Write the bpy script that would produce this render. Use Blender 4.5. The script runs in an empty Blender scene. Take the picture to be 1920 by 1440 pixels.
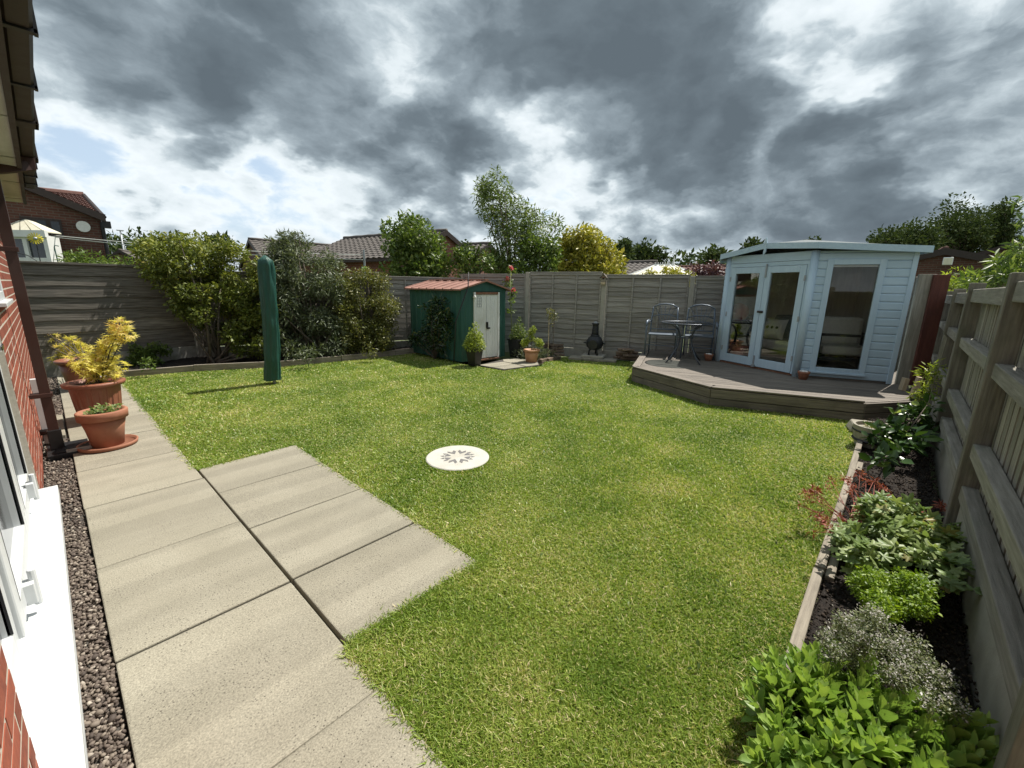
import bpy, math, random
import numpy as np
from mathutils import Vector, Matrix

rng = np.random.default_rng(7)
random.seed(7)
SC = bpy.context.scene
COL = SC.collection
R = math.radians

# ------------------------------------------------------------------ camera
FPX, YAW, PITCH, ROLL, CAMZ = 790.19, R(47.767), R(12.861), R(0.829), 1.5
_F = Vector((math.sin(YAW)*math.cos(PITCH), math.cos(YAW)*math.cos(PITCH), -math.sin(PITCH)))
_R = Vector((math.cos(YAW), -math.sin(YAW), 0.0))
_U = _R.cross(_F)
_c, _s = math.cos(ROLL), math.sin(ROLL)
_R, _U = _c*_R + _s*_U, -_s*_R + _c*_U
cam_d = bpy.data.cameras.new('camera')
cam = bpy.data.objects.new('camera', cam_d)
COL.objects.link(cam)
cam.matrix_world = Matrix(((_R.x, _U.x, -_F.x, 0), (_R.y, _U.y, -_F.y, 0), (_R.z, _U.z, -_F.z, CAMZ), (0, 0, 0, 1)))
cam_d.sensor_width = 36.0
cam_d.lens = FPX/1920.0*36.0
cam_d.clip_start = 0.02
cam_d.clip_end = 2000
SC.camera = cam

def W(px, py, t):
    """point seen at photo pixel (px, py) at optical depth t metres"""
    d = _F + _R*((px-960)/FPX) - _U*((py-720)/FPX)
    return Vector((0, 0, CAMZ)) + d*t

# ------------------------------------------------------------------ sun, sky, exposure
SUN_AZ = Vector((0.99, -0.15))          # horizontal direction towards the sun
SUN_EL = R(60)
sun_d = bpy.data.lights.new('sun', 'SUN')
sun = bpy.data.objects.new('sun', sun_d)
COL.objects.link(sun)
sun_d.energy = 3.5
sun_d.angle = R(0.55)
sun_d.color = (1.0, 0.95, 0.86)
_az = SUN_AZ.normalized()
SUN_DIR = Vector((_az.x*math.cos(SUN_EL), _az.y*math.cos(SUN_EL), math.sin(SUN_EL)))
sun.rotation_euler = SUN_DIR.to_track_quat('Z', 'Y').to_euler()

world = bpy.data.worlds.new('World')
SC.world = world
world.use_nodes = True
world.cycles.sampling_method = 'MANUAL'
world.cycles.sample_map_resolution = 256
SC.view_settings.view_transform = 'Standard'
SC.view_settings.look = 'None'
SC.view_settings.gamma = 1.0
SC.view_settings.use_curve_mapping = False
SC.view_settings.exposure = 1.04

class NT:
    """small helper for node trees"""
    def __init__(s, tree):
        s.t = tree
    def n(s, kind, **kw):
        nd = s.t.nodes.new(kind)
        for k, v in kw.items():
            setattr(nd, k, v)
        return nd
    def put(s, sock, v):
        if hasattr(v, 'is_linked') or isinstance(v, bpy.types.NodeSocket):
            s.t.links.new(v, sock)
        else:
            if isinstance(v, (tuple, list)) and len(v) == 3 and sock.type == 'RGBA':
                v = (*v, 1)
            sock.default_value = v
    def math(s, op, a, b=None, c=None, clamp=False):
        nd = s.n('ShaderNodeMath', operation=op, use_clamp=clamp)
        s.put(nd.inputs[0], a)
        if b is not None: s.put(nd.inputs[1], b)
        if c is not None: s.put(nd.inputs[2], c)
        return nd.outputs[0]
    def vmath(s, op, a, b=None, scale=None):
        nd = s.n('ShaderNodeVectorMath', operation=op)
        s.put(nd.inputs[0], a)
        if b is not None: s.put(nd.inputs[1], b)
        if scale is not None: s.put(nd.inputs['Scale'], scale)
        return nd.outputs['Value'] if op in ('DOT_PRODUCT', 'LENGTH') else nd.outputs[0]
    def noise(s, vec, scale, detail=4, rough=0.55, dist=0.0, color=False, lac=2.0):
        nd = s.n('ShaderNodeTexNoise')
        if vec is not None: s.put(nd.inputs['Vector'], vec)
        nd.inputs['Scale'].default_value = scale
        nd.inputs['Detail'].default_value = detail
        nd.inputs['Roughness'].default_value = rough
        nd.inputs['Distortion'].default_value = dist
        nd.inputs['Lacunarity'].default_value = lac
        return nd.outputs['Color' if color else 'Fac']
    def ramp(s, fac, stops, interp='LINEAR'):
        nd = s.n('ShaderNodeValToRGB')
        cr = nd.color_ramp
        cr.interpolation = interp
        while len(cr.elements) < len(stops):
            cr.elements.new(0.5)
        for e, (p, c) in zip(cr.elements, stops):
            e.position = p
            if not isinstance(c, (tuple, list)): c = (c, c, c)
            e.color = (*c[:3], 1)
        s.put(nd.inputs[0], fac)
        return nd.outputs[0]
    def maprange(s, v, a, b, c=0.0, d=1.0, smooth=False):
        nd = s.n('ShaderNodeMapRange', interpolation_type='SMOOTHSTEP' if smooth else 'LINEAR')
        s.put(nd.inputs[0], v)
        for i, x in enumerate((a, b, c, d)):
            s.put(nd.inputs[1+i], x)
        return nd.outputs[0]
    def mix(s, fac, a, b, mode='MIX'):
        nd = s.n('ShaderNodeMix', data_type='RGBA', blend_type=mode)
        s.put(nd.inputs[0], fac)
        s.put(nd.inputs[6], a)
        s.put(nd.inputs[7], b)
        return nd.outputs[2]
    def mapping(s, vec, scale=(1, 1, 1), rot=(0, 0, 0), loc=(0, 0, 0)):
        nd = s.n('ShaderNodeMapping')
        s.put(nd.inputs['Vector'], vec)
        nd.inputs['Scale'].default_value = scale
        nd.inputs['Rotation'].default_value = rot
        nd.inputs['Location'].default_value = loc
        return nd.outputs[0]

def build_sky():
    t = world.node_tree
    t.nodes.clear()
    N = NT(t)
    out = N.n('ShaderNodeOutputWorld')
    bg = N.n('ShaderNodeBackground')
    bg.inputs['Strength'].default_value = 0.1
    sky = N.n('ShaderNodeTexSky', sky_type='NISHITA')
    sky.sun_disc = False
    sky.sun_elevation = SUN_EL
    sky.sun_rotation = math.atan2(_az.x, _az.y)
    sky.air_density = 1.0
    sky.dust_density = 1.5
    d = N.n('ShaderNodeTexCoord').outputs['Generated']
    sep = N.n('ShaderNodeSeparateXYZ')
    N.put(sep.inputs[0], d)
    zc = N.math('MAXIMUM', sep.outputs[2], 0.0)
    inv = N.math('DIVIDE', 1.0, N.math('ADD', zc, 0.48))
    cmb = N.n('ShaderNodeCombineXYZ')
    N.put(cmb.inputs[0], N.math('MULTIPLY', sep.outputs[0], inv)); N.put(cmb.inputs[1], N.math('MULTIPLY', sep.outputs[1], inv)); N.put(cmb.inputs[2], N.math('MULTIPLY', zc, 1.3))
    q = cmb.outputs[0]
    # turbulent warp of the direction gives ragged cloud edges
    w1 = N.math('SUBTRACT', N.noise(q, 2.4, 5, 0.6), 0.5)
    w2 = N.math('SUBTRACT', N.noise(N.mapping(q, loc=(4.4, 1.3, 2.2)), 2.4, 5, 0.6), 0.5)
    wc = N.n('ShaderNodeCombineXYZ')
    N.put(wc.inputs[0], w1); N.put(wc.inputs[1], w2); N.put(wc.inputs[2], N.math('SUBTRACT', w2, w1))
    dw = N.vmath('NORMALIZE', N.vmath('ADD', d, N.vmath('SCALE', wc.outputs[0], scale=0.32)))
    qw = N.vmath('ADD', q, N.vmath('SCALE', wc.outputs[0], scale=0.18))
    mid = N.noise(N.mapping(qw, loc=(11.3, 2.2, 0)), 3.9, 8, 0.62)
    rho = N.math('ADD', N.math('MULTIPLY', N.math('SUBTRACT', mid, 0.5), 0.95), 0.50)
    # rounded billows
    for sc, am, lo in ((4.6, 0.28, (2.1, 5.5, 1.0)), (11.0, 0.16, (7.3, 0.4, 3.0))):
        vo = N.n('ShaderNodeTexVoronoi', feature='F1', voronoi_dimensions='2D')
        N.put(vo.inputs['Vector'], N.mapping(qw, loc=lo)); vo.inputs['Scale'].default_value = sc
        rho = N.math('SUBTRACT', rho, N.math('MULTIPLY', N.math('SUBTRACT', vo.outputs['Distance'], 0.42), am))
    # cloud masses (+) and gaps (-): direction (through a photo pixel), angular radius, amount
    for px, py, r, a in SKY_MASSES:
        v = (W(px, py, 1.0) - Vector((0, 0, CAMZ))).normalized()
        dp = N.vmath('DOT_PRODUCT', dw, tuple(v))
        m = N.maprange(dp, math.cos(R(r)), 1.0, 0.0, a, smooth=True)
        rho = N.math('ADD', rho, m)
    cloud = N.ramp(rho, CLOUD_RAMP)
    cloud = N.vmath('SCALE', cloud, scale=10.0)
    blue = N.vmath('SCALE', sky.outputs[0], scale=0.75)
    veil = N.mix(0.6, blue, (3.4, 4.1, 4.8))
    cover = N.maprange(rho, 0.04, 0.26, 0.0, 1.0, smooth=True)
    col = N.mix(cover, veil, cloud)
    # thin pale haze towards the horizon
    hz = N.maprange(sep.outputs[2], 0.0, 0.12, 0.5, 0.0, smooth=True)
    col = N.mix(hz, col, (2.2, 2.5, 2.85))
    N.put(bg.inputs['Color'], col)
    t.links.new(bg.outputs[0], out.inputs[0])

CLOUD_RAMP = [(0.0, (.40, .465, .52)), (0.24, (.45, .485, .505)), (0.37, (.385, .425, .445)), (0.46, (.258, .300, .325)), (0.60, (.150, .182, .205)), (0.78, (.084, .106, .123)), (1.0, (.062, .079, .093))]
SKY_MASSES = [
    # dark masses
    (1230, 100, 20, 0.30), (1000, 120, 15, 0.16), (1400, 50, 10, 0.14), (560, 190, 12, 0.16), (380, 110, 14, 0.13), (1250, 150, 9, .10),
    (800, 310, 9, 0.24), (910, 330, 6, 0.16), (1480, 350, 11, 0.24), (1290, 345, 9, 0.12), (1720, 350, 14, 0.22), (1720, 150, 11, 0.12), (1880, 110, 13, 0.10), (1430, 220, 5, 0.20),
    (200, 50, 12, .14), (330, 200, 8, .08), (700, 330, 5, .08), (1560, 400, 8, .08),
    # gaps
    (1505, 20, 6, -0.20), (1525, 110, 7, -0.18), (1540, 190, 7, -0.22), (1090, 235, 8, -0.24), (980, 250, 6, -0.12), (1480, 275, 6, -0.14), (190, 185, 8, -0.24), (120, 315, 6, -0.20), (1200, 275, 6, -.12),
    (1690, 60, 7, -0.14), (1870, 210, 8, -0.14), (870, 410, 7, -0.20), (690, 370, 6, -0.16), (300, 390, 9, -0.12), (1100, 390, 10, -0.18), (1330, 430, 9, -0.18), (1600, 430, 9, -0.18), (620, 420, 7, -0.14), (1010, 310, 7, -0.14), (400, 320, 9, -.10), (1750, 250, 7, -.10), (480, 400, 8, -.10), (960, 440, 8, -.14), (1800, 420, 8, -.14),
]
build_sky()

# ------------------------------------------------------------------ object helpers
def tag(o, label=None, cat=None, group=None, kind=None):
    if label: o['label'] = label
    if cat: o['category'] = cat
    if group: o['group'] = group
    if kind: o['kind'] = kind
    return o

def thing(name, label, cat, loc=(0, 0, 0), rz=0.0, group=None, kind=None):
    o = bpy.data.objects.new(name, None)
    o.empty_display_size = 0.1
    COL.objects.link(o)
    o.location = loc
    o.rotation_euler = (0, 0, rz)
    return tag(o, label, cat, group, kind)

def link(name, me, m=None, parent=None, loc=None, rot=None, scale=None):
    o = bpy.data.objects.new(name, me)
    COL.objects.link(o)
    if m is not None and len(me.materials) == 0:
        me.materials.append(m)
    if parent is not None: o.parent = parent
    if loc is not None: o.location = loc
    if rot is not None: o.rotation_euler = rot
    if scale is not None: o.scale = scale
    return o

class MB:
    def __init__(s):
        s.v, s.f = [], []
    def add(s, vs, fs):
        b = len(s.v)
        s.v += [tuple(v) for v in vs]
        s.f += [tuple(i+b for i in f) for f in fs]
        return s
    def box(s, x0, x1, y0, y1, z0, z1, M=None):
        vs = [Vector((x, y, z)) for z in (z0, z1) for y in (y0, y1) for x in (x0, x1)]
        if M is not None: vs = [M @ v for v in vs]
        return s.add(vs, [(0, 2, 3, 1), (4, 5, 7, 6), (0, 1, 5, 4), (2, 6, 7, 3), (0, 4, 6, 2), (1, 3, 7, 5)])
    def cbox(s, c, size, M=None):
        return s.box(c[0]-size[0]/2, c[0]+size[0]/2, c[1]-size[1]/2, c[1]+size[1]/2, c[2]-size[2]/2, c[2]+size[2]/2, M)
    def prism(s, poly, z0, z1):
        n = len(poly)
        a = sum(poly[i][0]*poly[(i+1) % n][1]-poly[(i+1) % n][0]*poly[i][1] for i in range(n))
        if a < 0: poly = poly[::-1]
        vs = [(p[0], p[1], z0) for p in poly] + [(p[0], p[1], z1) for p in poly]
        return s.add(vs, [tuple(range(n-1, -1, -1)), tuple(range(n, 2*n))] + [(i, (i+1) % n, n+(i+1) % n, n+i) for i in range(n)])
    def tube(s, pts, r, n=8, cap=True):
        pts = [Vector(p) for p in pts]
        rs = r if isinstance(r, (list, tuple)) else [r]*len(pts)
        vs, fs = [], []
        prev = None
        for i, p in enumerate(pts):
            t = (pts[min(i+1, len(pts)-1)] - pts[max(i-1, 0)])
            t = t.normalized() if t.length > 1e-9 else Vector((0, 0, 1))
            if prev is None:
                a = Vector((0, 0, 1)) if abs(t.z) < 0.9 else Vector((1, 0, 0))
                u = t.cross(a).normalized()
            else:
                u = (prev - t*prev.dot(t))
                u = u.normalized() if u.length > 1e-6 else prev
            prev = u
            w = t.cross(u)
            for k in range(n):
                a = 2*math.pi*k/n
                vs.append(p + (u*math.cos(a) + w*math.sin(a))*rs[i])
        m = len(pts)
        for i in range(m-1):
            for k in range(n):
                fs.append((i*n+k, i*n+(k+1) % n, (i+1)*n+(k+1) % n, (i+1)*n+k))
        if cap:
            fs.append(tuple(range(n-1, -1, -1)))
            fs.append(tuple(range((m-1)*n, m*n)))
        return s.add(vs, fs)
    def lathe(s, prof, n=24, c=(0, 0, 0), mod=None):
        vs, fs = [], []
        for j, (r, z) in enumerate(prof):
            for k in range(n):
                a = 2*math.pi*k/n
                rr = r*(mod(a, j) if mod else 1)
                vs.append((c[0]+rr*math.cos(a), c[1]+rr*math.sin(a), c[2]+z))
        for j in range(len(prof)-1):
            for k in range(n):
                fs.append((j*n+k, j*n+(k+1) % n, (j+1)*n+(k+1) % n, (j+1)*n+k))
        fs.append(tuple(range(n-1, -1, -1)))
        fs.append(tuple((len(prof)-1)*n+k for k in range(n)))
        return s.add(vs, fs)
    def mesh(s, name='mesh', smooth=False):
        me = bpy.data.meshes.new(name)
        me.from_pydata([tuple(v) for v in s.v], [], s.f)
        if smooth:
            me.polygons.foreach_set('use_smooth', [True]*len(me.polygons))
        me.update()
        return me
    def build(s, name, m, parent=None, smooth=False, bevel=0.0, label=None, cat=None, group=None, kind=None, loc=None, rot=None):
        o = link(name, s.mesh(name, smooth), m, parent, loc, rot)
        if bevel:
            md = o.modifiers.new('bevel', 'BEVEL')
            md.width = bevel; md.segments = 2; md.limit_method = 'ANGLE'; md.angle_limit = R(40)
        if smooth:
            try:
                md = o.modifiers.new('smooth', 'NODES') if False else None
            except Exception:
                pass
        return tag(o, label, cat, group, kind)

def box_obj(name, m, parent, x0, x1, y0, y1, z0, z1, bevel=0.0, M=None, **kw):
    return MB().box(x0, x1, y0, y1, z0, z1, M).build(name, m, parent, bevel=bevel, **kw)

def arr_mesh(name, V, F, tint=None):
    """mesh from numpy arrays: V (n,3), F (m,k) with constant k, tint per vertex"""
    me = bpy.data.meshes.new(name)
    V = np.asarray(V, np.float32); F = np.asarray(F, np.int32)
    m, k = F.shape
    me.vertices.add(len(V)); me.vertices.foreach_set('co', V.ravel())
    me.loops.add(m*k); me.loops.foreach_set('vertex_index', F.ravel())
    me.polygons.add(m)
    me.polygons.foreach_set('loop_start', np.arange(0, m*k, k, dtype=np.int32))
    me.polygons.foreach_set('loop_total', np.full(m, k, np.int32))
    me.update(calc_edges=True)
    if tint is not None:
        at = me.attributes.new('tint', 'FLOAT', 'POINT')
        at.data.foreach_set('value', np.asarray(tint, np.float32))
    return me

def unit(a):
    return a/np.maximum(np.linalg.norm(a, axis=-1, keepdims=True), 1e-9)

def scatter(name, tv, tf, P, T, Nn, S, tint):
    """copies of a template (tv verts, tf tris) at P with x axis T, normal Nn, size S"""
    P = np.asarray(P, float); n = len(P)
    T = unit(np.asarray(T, float)); B = unit(np.cross(Nn, T)); Nn = np.cross(T, B)
    S = np.broadcast_to(np.asarray(S, float), (n,))
    tv = np.asarray(tv, float); tf = np.asarray(tf, int)
    L = (tv[None, :, 0:1]*T[:, None, :] + tv[None, :, 1:2]*B[:, None, :] + tv[None, :, 2:3]*Nn[:, None, :])*S[:, None, None]
    V = (P[:, None, :] + L).reshape(-1, 3)
    F = (tf[None, :, :] + (np.arange(n)*len(tv))[:, None, None]).reshape(-1, tf.shape[1])
    return arr_mesh(name, V, F, np.repeat(np.broadcast_to(tint, (n,)), len(tv)))

LEAF = (np.array([(0, 0, 0), (.45, .24, .07), (1, 0, -.06), (.45, -.24, .07)]), np.array([(0, 2, 1), (0, 3, 2)]))
LEAF_LONG = (np.array([(0, 0, 0), (.4, .13, .04), (1, 0, -.12), (.4, -.13, .04)]), np.array([(0, 2, 1), (0, 3, 2)]))
LEAF_OVAL = (np.array([(0, 0, 0), (.25, .2, .05), (.6, .25, .05), (1, 0, -.06), (.6, -.25, .05), (.25, -.2, .05), (.5, 0, 0)]),
             np.array([(0, 6, 1), (1, 6, 2), (2, 6, 3), (3, 6, 4), (4, 6, 5), (5, 6, 0)]))

def rand_dirs(n, up=0.0):
    a = rng.normal(size=(n, 3)); a[:, 2] += up
    return unit(a)

def clump_points(centers, radii, n, shell=0.55, flat=1.0):
    """n points in the union of balls, biased to their outer shell; returns points and outward directions"""
    centers = np.asarray(centers, float); radii = np.asarray(radii, float)
    w = radii**2; idx = rng.choice(len(centers), n, p=w/w.sum())
    d = rand_dirs(n)
    rr = (shell + (1-shell)*rng.random(n)**0.7)
    inner = rng.random(n) < 0.2
    rr[inner] *= rng.random(inner.sum())
    off = d*(rr*radii[idx])[:, None]
    off[:, 2] *= flat
    return centers[idx] + off, d

def leaves_obj(name, m, parent, P, out, size, tmpl=LEAF, up=0.5, jitter=0.35, tint=None, outw=0.6, **kw):
    n = len(P)
    N = unit(rand_dirs(n)*0.7 + out*0.5 + np.array([0, 0, up]))
    T = unit(np.cross(N, rand_dirs(n)) + out*outw)
    S = size*(1 + jitter*rng.normal(size=n)).clip(.35, 2)
    if tint is None: tint = rng.random(n)
    me = scatter(name, *tmpl, P, T, N, S, tint)
    o = link(name, me, m, parent)
    return tag(o, **kw)

def in_poly(x, y, poly):
    c = np.zeros(np.shape(x), bool); n = len(poly)
    for i in range(n):
        x0, y0 = poly[i]; x1, y1 = poly[(i+1) % n]
        if y0 == y1: continue
        c ^= ((y0 > y) != (y1 > y)) & (x < (x1-x0)*(y-y0)/(y1-y0)+x0)
    return c

def poly_clumps(poly, t0, t1, n, r0, r1):
    """clump centres inside an outline seen in the photo, at real depths t0..t1"""
    xs = [p[0] for p in poly]; ys = [p[1] for p in poly]
    out, rad = [], []
    slope = 0.0
    if isinstance(t0, tuple): t0, slope = t0
    while len(out) < n:
        x, y = rng.uniform(min(xs), max(xs)), rng.uniform(min(ys), max(ys))
        if in_poly(np.array([x]), np.array([y]), poly)[0]:
            t = rng.uniform(t0, t1) + slope*(x-min(xs))
            dz = W(x, y, 1.0).z-CAMZ
            if dz < 0: t = min(t, (CAMZ-.06)/-dz*rng.uniform(.86, .985))
            out.append(tuple(W(x, y, t))); rad.append(rng.uniform(r0, r1))
    return np.array(out), np.array(rad)

def clip_half(poly, n, c):
    """part of poly with n.p <= c"""
    out = []
    for i in range(len(poly)):
        a, b = poly[i], poly[(i+1) % len(poly)]
        da, db = n[0]*a[0]+n[1]*a[1]-c, n[0]*b[0]+n[1]*b[1]-c
        if da <= 0: out.append(a)
        if da*db < 0:
            t = da/(da-db); out.append((a[0]+t*(b[0]-a[0]), a[1]+t*(b[1]-a[1])))
    return out

# ------------------------------------------------------------------ materials
def new_mat(name):
    m = bpy.data.materials.new(name); m.use_nodes = True
    m.node_tree.nodes.clear()
    N = NT(m.node_tree)
    out = N.n('ShaderNodeOutputMaterial')
    p = N.n('ShaderNodeBsdfPrincipled')
    m.node_tree.links.new(p.outputs[0], out.inputs[0])
    return m, N, p, out

def surf(name, c1, c2, scale=8.0, stretch=(1, 1, 1), rough=0.7, bump=0.15, bscale=None, rnd=0.0, c3=None, metal=0.0, spec=0.4, spots=None, detail=6, dist=0.02, lo=.3, hi=.7):
    """general weathered surface: two-tone noise, optional dirt colour, fine bump, per-object variation"""
    m, N, p, out = new_mat(name)
    co = N.n('ShaderNodeTexCoord').outputs['Object']
    oi = N.n('ShaderNodeObjectInfo')
    rv = N.vmath('SCALE', (17.3, 9.1, 23.7), scale=oi.outputs['Random'])
    v = N.mapping(N.vmath('ADD', co, rv), stretch)
    f = N.noise(v, scale, detail, 0.6)
    col = N.ramp(f, [(lo, c1), (hi, c2)])
    if c3 is not None:
        g = N.noise(N.vmath('ADD', co, rv), scale*0.35, 4, 0.6)
        col = N.mix(N.maprange(g, 0.52, 0.72, 0, 0.75), col, c3)
    if spots is not None:
        g = N.noise(co, spots[0], 3, 0.6)
        col = N.mix(N.maprange(g, spots[1], spots[1]+0.06, 0, 1), col, spots[2])
    if rnd:
        k = N.maprange(oi.outputs['Random'], 0, 1, 1-rnd, 1+rnd)
        col = N.vmath('SCALE', col, scale=k)
    N.put(p.inputs['Base Color'], col)
    p.inputs['Metallic'].default_value = metal
    p.inputs['Specular IOR Level'].default_value = spec
    rr = N.maprange(f, 0.2, 0.8, max(rough-.1, .03), min(rough+.1, 1))
    N.put(p.inputs['Roughness'], rr)
    if bump:
        b = N.n('ShaderNodeBump'); b.inputs['Strength'].default_value = bump; b.inputs['Distance'].default_value = dist
        h = N.noise(v, bscale or scale*3, 5, 0.65)
        N.put(b.inputs['Height'], h)
        m.node_tree.links.new(b.outputs[0], p.inputs['Normal'])
    return m

def leaf_mat(name, stops, rough=0.45, trans=0.35, spec=0.4, patch=0.25):
    m, N, p, out = new_mat(name)
    at = N.n('ShaderNodeAttribute', attribute_name='tint')
    g = N.n('ShaderNodeNewGeometry')
    big = N.noise(g.outputs['Position'], 2.2, 3, 0.5)
    f = N.math('ADD', at.outputs['Fac'], N.math('MULTIPLY', N.math('SUBTRACT', big, 0.5), patch*2))
    col = N.ramp(f, stops)
    N.put(p.inputs['Base Color'], col)
    p.inputs['Roughness'].default_value = rough
    p.inputs['Specular IOR Level'].default_value = spec
    tr = N.n('ShaderNodeBsdfTranslucent')
    N.put(tr.inputs[0], N.mix(0.5, col, (0.35, 0.45, 0.05), 'MULTIPLY') if False else N.vmath('MULTIPLY', col, (1.25, 1.3, 0.7)))
    mx = N.n('ShaderNodeMixShader'); mx.inputs[0].default_value = trans
    m.node_tree.links.new(p.outputs[0], mx.inputs[1]); m.node_tree.links.new(tr.outputs[0], mx.inputs[2])
    m.node_tree.links.new(mx.outputs[0], out.inputs[0])
    return m

def tint_mat(name, stops, rough=0.85, spec=0.3):
    m, N, p, out = new_mat(name)
    at = N.n('ShaderNodeAttribute', attribute_name='tint')
    N.put(p.inputs['Base Color'], N.ramp(at.outputs['Fac'], stops))
    p.inputs['Roughness'].default_value = rough
    p.inputs['Specular IOR Level'].default_value = spec
    return m

def glass_mat(name, refl=0.5, tint=(0.75, 0.8, 0.8)):
    m, N, p, out = new_mat(name)
    tr = N.n('ShaderNodeBsdfTransparent'); tr.inputs[0].default_value = (*tint, 1)
    gl = N.n('ShaderNodeBsdfGlossy'); gl.inputs['Roughness'].default_value = 0.01
    fr = N.n('ShaderNodeFresnel'); fr.inputs[0].default_value = 1.5
    k = N.math('MULTIPLY', fr.outputs[0], 1.0, clamp=True)
    mx = N.n('ShaderNodeMixShader')
    N.put(mx.inputs[0], k)
    m.node_tree.links.new(tr.outputs[0], mx.inputs[1]); m.node_tree.links.new(gl.outputs[0], mx.inputs[2])
    m.node_tree.links.new(mx.outputs[0], out.inputs[0])
    return m

M = {}
M['ground'] = surf('ground_mat', (.05, .07, .02), (.09, .11, .04), 0.6, rough=.95, bump=0)
M['turf'] = surf('turf_mat', (.09, .12, .025), (.17, .18, .06), 26, rough=.95, bump=.4, dist=.02)
def slab_mat():
    m, N, p, out = new_mat('slab_mat')
    co = N.n('ShaderNodeTexCoord').outputs['Object']
    oi = N.n('ShaderNodeObjectInfo')
    v = N.vmath('ADD', co, N.vmath('SCALE', (17.3, 9.1, 23.7), scale=oi.outputs['Random']))
    col = N.ramp(N.noise(v, 2.6, 6, .6), [(.30, (.232, .214, .166)), (.5, (.256, .236, .185)), (.70, (.282, .262, .208))])
    band = N.noise(N.mapping(v, (.02, 4.2, .02)), 1.3, 2, .4)                     # faint casting bands
    col = N.vmath('SCALE', col, scale=N.maprange(band, .44, .56, .94, 1.08))
    fine = N.noise(v, 150, 4, .7)
    col = N.vmath('SCALE', col, scale=N.maprange(fine, .3, .7, .62, 1.34))
    vo = N.n('ShaderNodeTexVoronoi'); N.put(vo.inputs['Vector'], v); vo.inputs['Scale'].default_value = 85
    mask = N.noise(v, 3.2, 3, .6)
    pit = N.math('MULTIPLY', N.maprange(vo.outputs['Distance'], .16, .30, 1, 0, True), N.maprange(mask, .38, .60, .15, 1.0))
    vs = N.n('ShaderNodeSeparateColor'); N.put(vs.inputs[0], vo.outputs['Color'])
    pit = N.math('MULTIPLY', pit, N.maprange(vs.outputs[0], .45, .55, 0, 1))
    col = N.mix(N.math('MULTIPLY', pit, .85), col, (.055, .048, .040))
    st = N.noise(v, 1.1, 5, .65)
    col = N.mix(N.maprange(st, .55, .75, 0, .30), col, (.15, .145, .11))
    col = N.vmath('SCALE', col, scale=N.maprange(oi.outputs['Random'], 0, 1, .92, 1.10))
    N.put(p.inputs['Base Color'], col)
    p.inputs['Roughness'].default_value = .92; p.inputs['Specular IOR Level'].default_value = .25
    b = N.n('ShaderNodeBump'); b.inputs['Strength'].default_value = .45; b.inputs['Distance'].default_value = .003
    N.put(b.inputs['Height'], N.math('SUBTRACT', fine, N.math('MULTIPLY', pit, .8)))
    m.node_tree.links.new(b.outputs[0], p.inputs['Normal'])
    return m
M['slab'] = slab_mat()
M['sand'] = surf('sand_mat', (.05, .045, .04), (.09, .08, .07), 30, rough=1, bump=.3)
M['concrete'] = surf('concrete_mat', (.20, .195, .175), (.32, .31, .28), 9, rough=.9, bump=.4, bscale=60, c3=(.14, .15, .10), rnd=.08, dist=.006)
M['concrete_pale'] = surf('concrete_pale_mat', (.30, .28, .24), (.40, .38, .33), 9, rough=.9, bump=.3, bscale=60, rnd=.08, dist=.005)
M['brick'] = surf('brick_mat', (.20, .050, .028), (.30, .078, .042), 40, rough=.92, bump=.35, bscale=160, rnd=.25, c3=(.15, .040, .028), dist=.003)
M['mortar'] = surf('mortar_mat', (.40, .36, .30), (.52, .47, .40), 60, rough=.95, bump=.3, dist=.003)
M['upvc'] = surf('upvc_mat', (.54, .56, .57), (.60, .62, .63), 3, rough=.32, bump=0, spec=.5, c3=(.47, .485, .475))
M['gasket'] = surf('gasket_mat', (.012, .013, .016), (.02, .02, .024), 10, rough=.6, bump=0)
M['brown'] = surf('brown_plastic_mat', (.040, .016, .012), (.058, .024, .018), 6, stretch=(1, 1, .3), rough=.45, bump=.05, c3=(.05, .03, .025))
M['brown_dark'] = surf('brown_dark_mat', (.026, .017, .014), (.04, .026, .021), 6, rough=.5, bump=.05)
M['soffit'] = surf('soffit_mat', (.44, .435, .37), (.56, .55, .48), 5, stretch=(3, .4, 1), rough=.8, bump=.2, c3=(.30, .29, .20))
M['chrome'] = surf('chrome_mat', (.62, .63, .64), (.7, .7, .7), 5, rough=.15, bump=0, metal=1)
M['black'] = surf('black_plastic_mat', (.010, .010, .011), (.018, .018, .019), 10, rough=.4, bump=.05)
M['wood_left'] = surf('fence_brown_mat', (.070, .061, .052), (.24, .218, .19), 8, stretch=(.4, 4, 9), rough=.85, bump=.5, bscale=20, rnd=.25, c3=(.13, .122, .11), dist=.006, lo=.34, hi=.68)
M['wood_lap'] = surf('fence_lap_mat', (.165, .155, .14), (.39, .365, .33), 6, stretch=(.35, 4, 9), rough=.88, bump=.6, bscale=18, rnd=.16, c3=(.26, .25, .23), dist=.008)
M['wood_slat'] = surf('fence_slat_mat', (.20, .185, .15), (.36, .335, .28), 8, stretch=(6, 6, .4), rough=.88, bump=.6, bscale=20, rnd=.2, c3=(.15, .155, .11), dist=.006)
M['wood_post'] = surf('fence_post_mat', (.125, .113, .092), (.27, .25, .21), 8, stretch=(6, 6, .4), rough=.9, bump=.6, bscale=20, rnd=.1, c3=(.11, .115, .085), dist=.006)
M['wood_rail'] = surf('fence_rail_mat', (.165, .152, .128), (.335, .315, .275), 8, stretch=(.4, 6, 6), rough=.88, bump=.6, bscale=20, rnd=.12, c3=(.19, .20, .16), dist=.006)
M['wood_edge'] = surf('edging_mat', (.17, .145, .115), (.34, .30, .24), 9, stretch=(.4, 6, 6), rough=.9, bump=.7, bscale=22, rnd=.1, c3=(.12, .105, .085), dist=.006)
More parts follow.
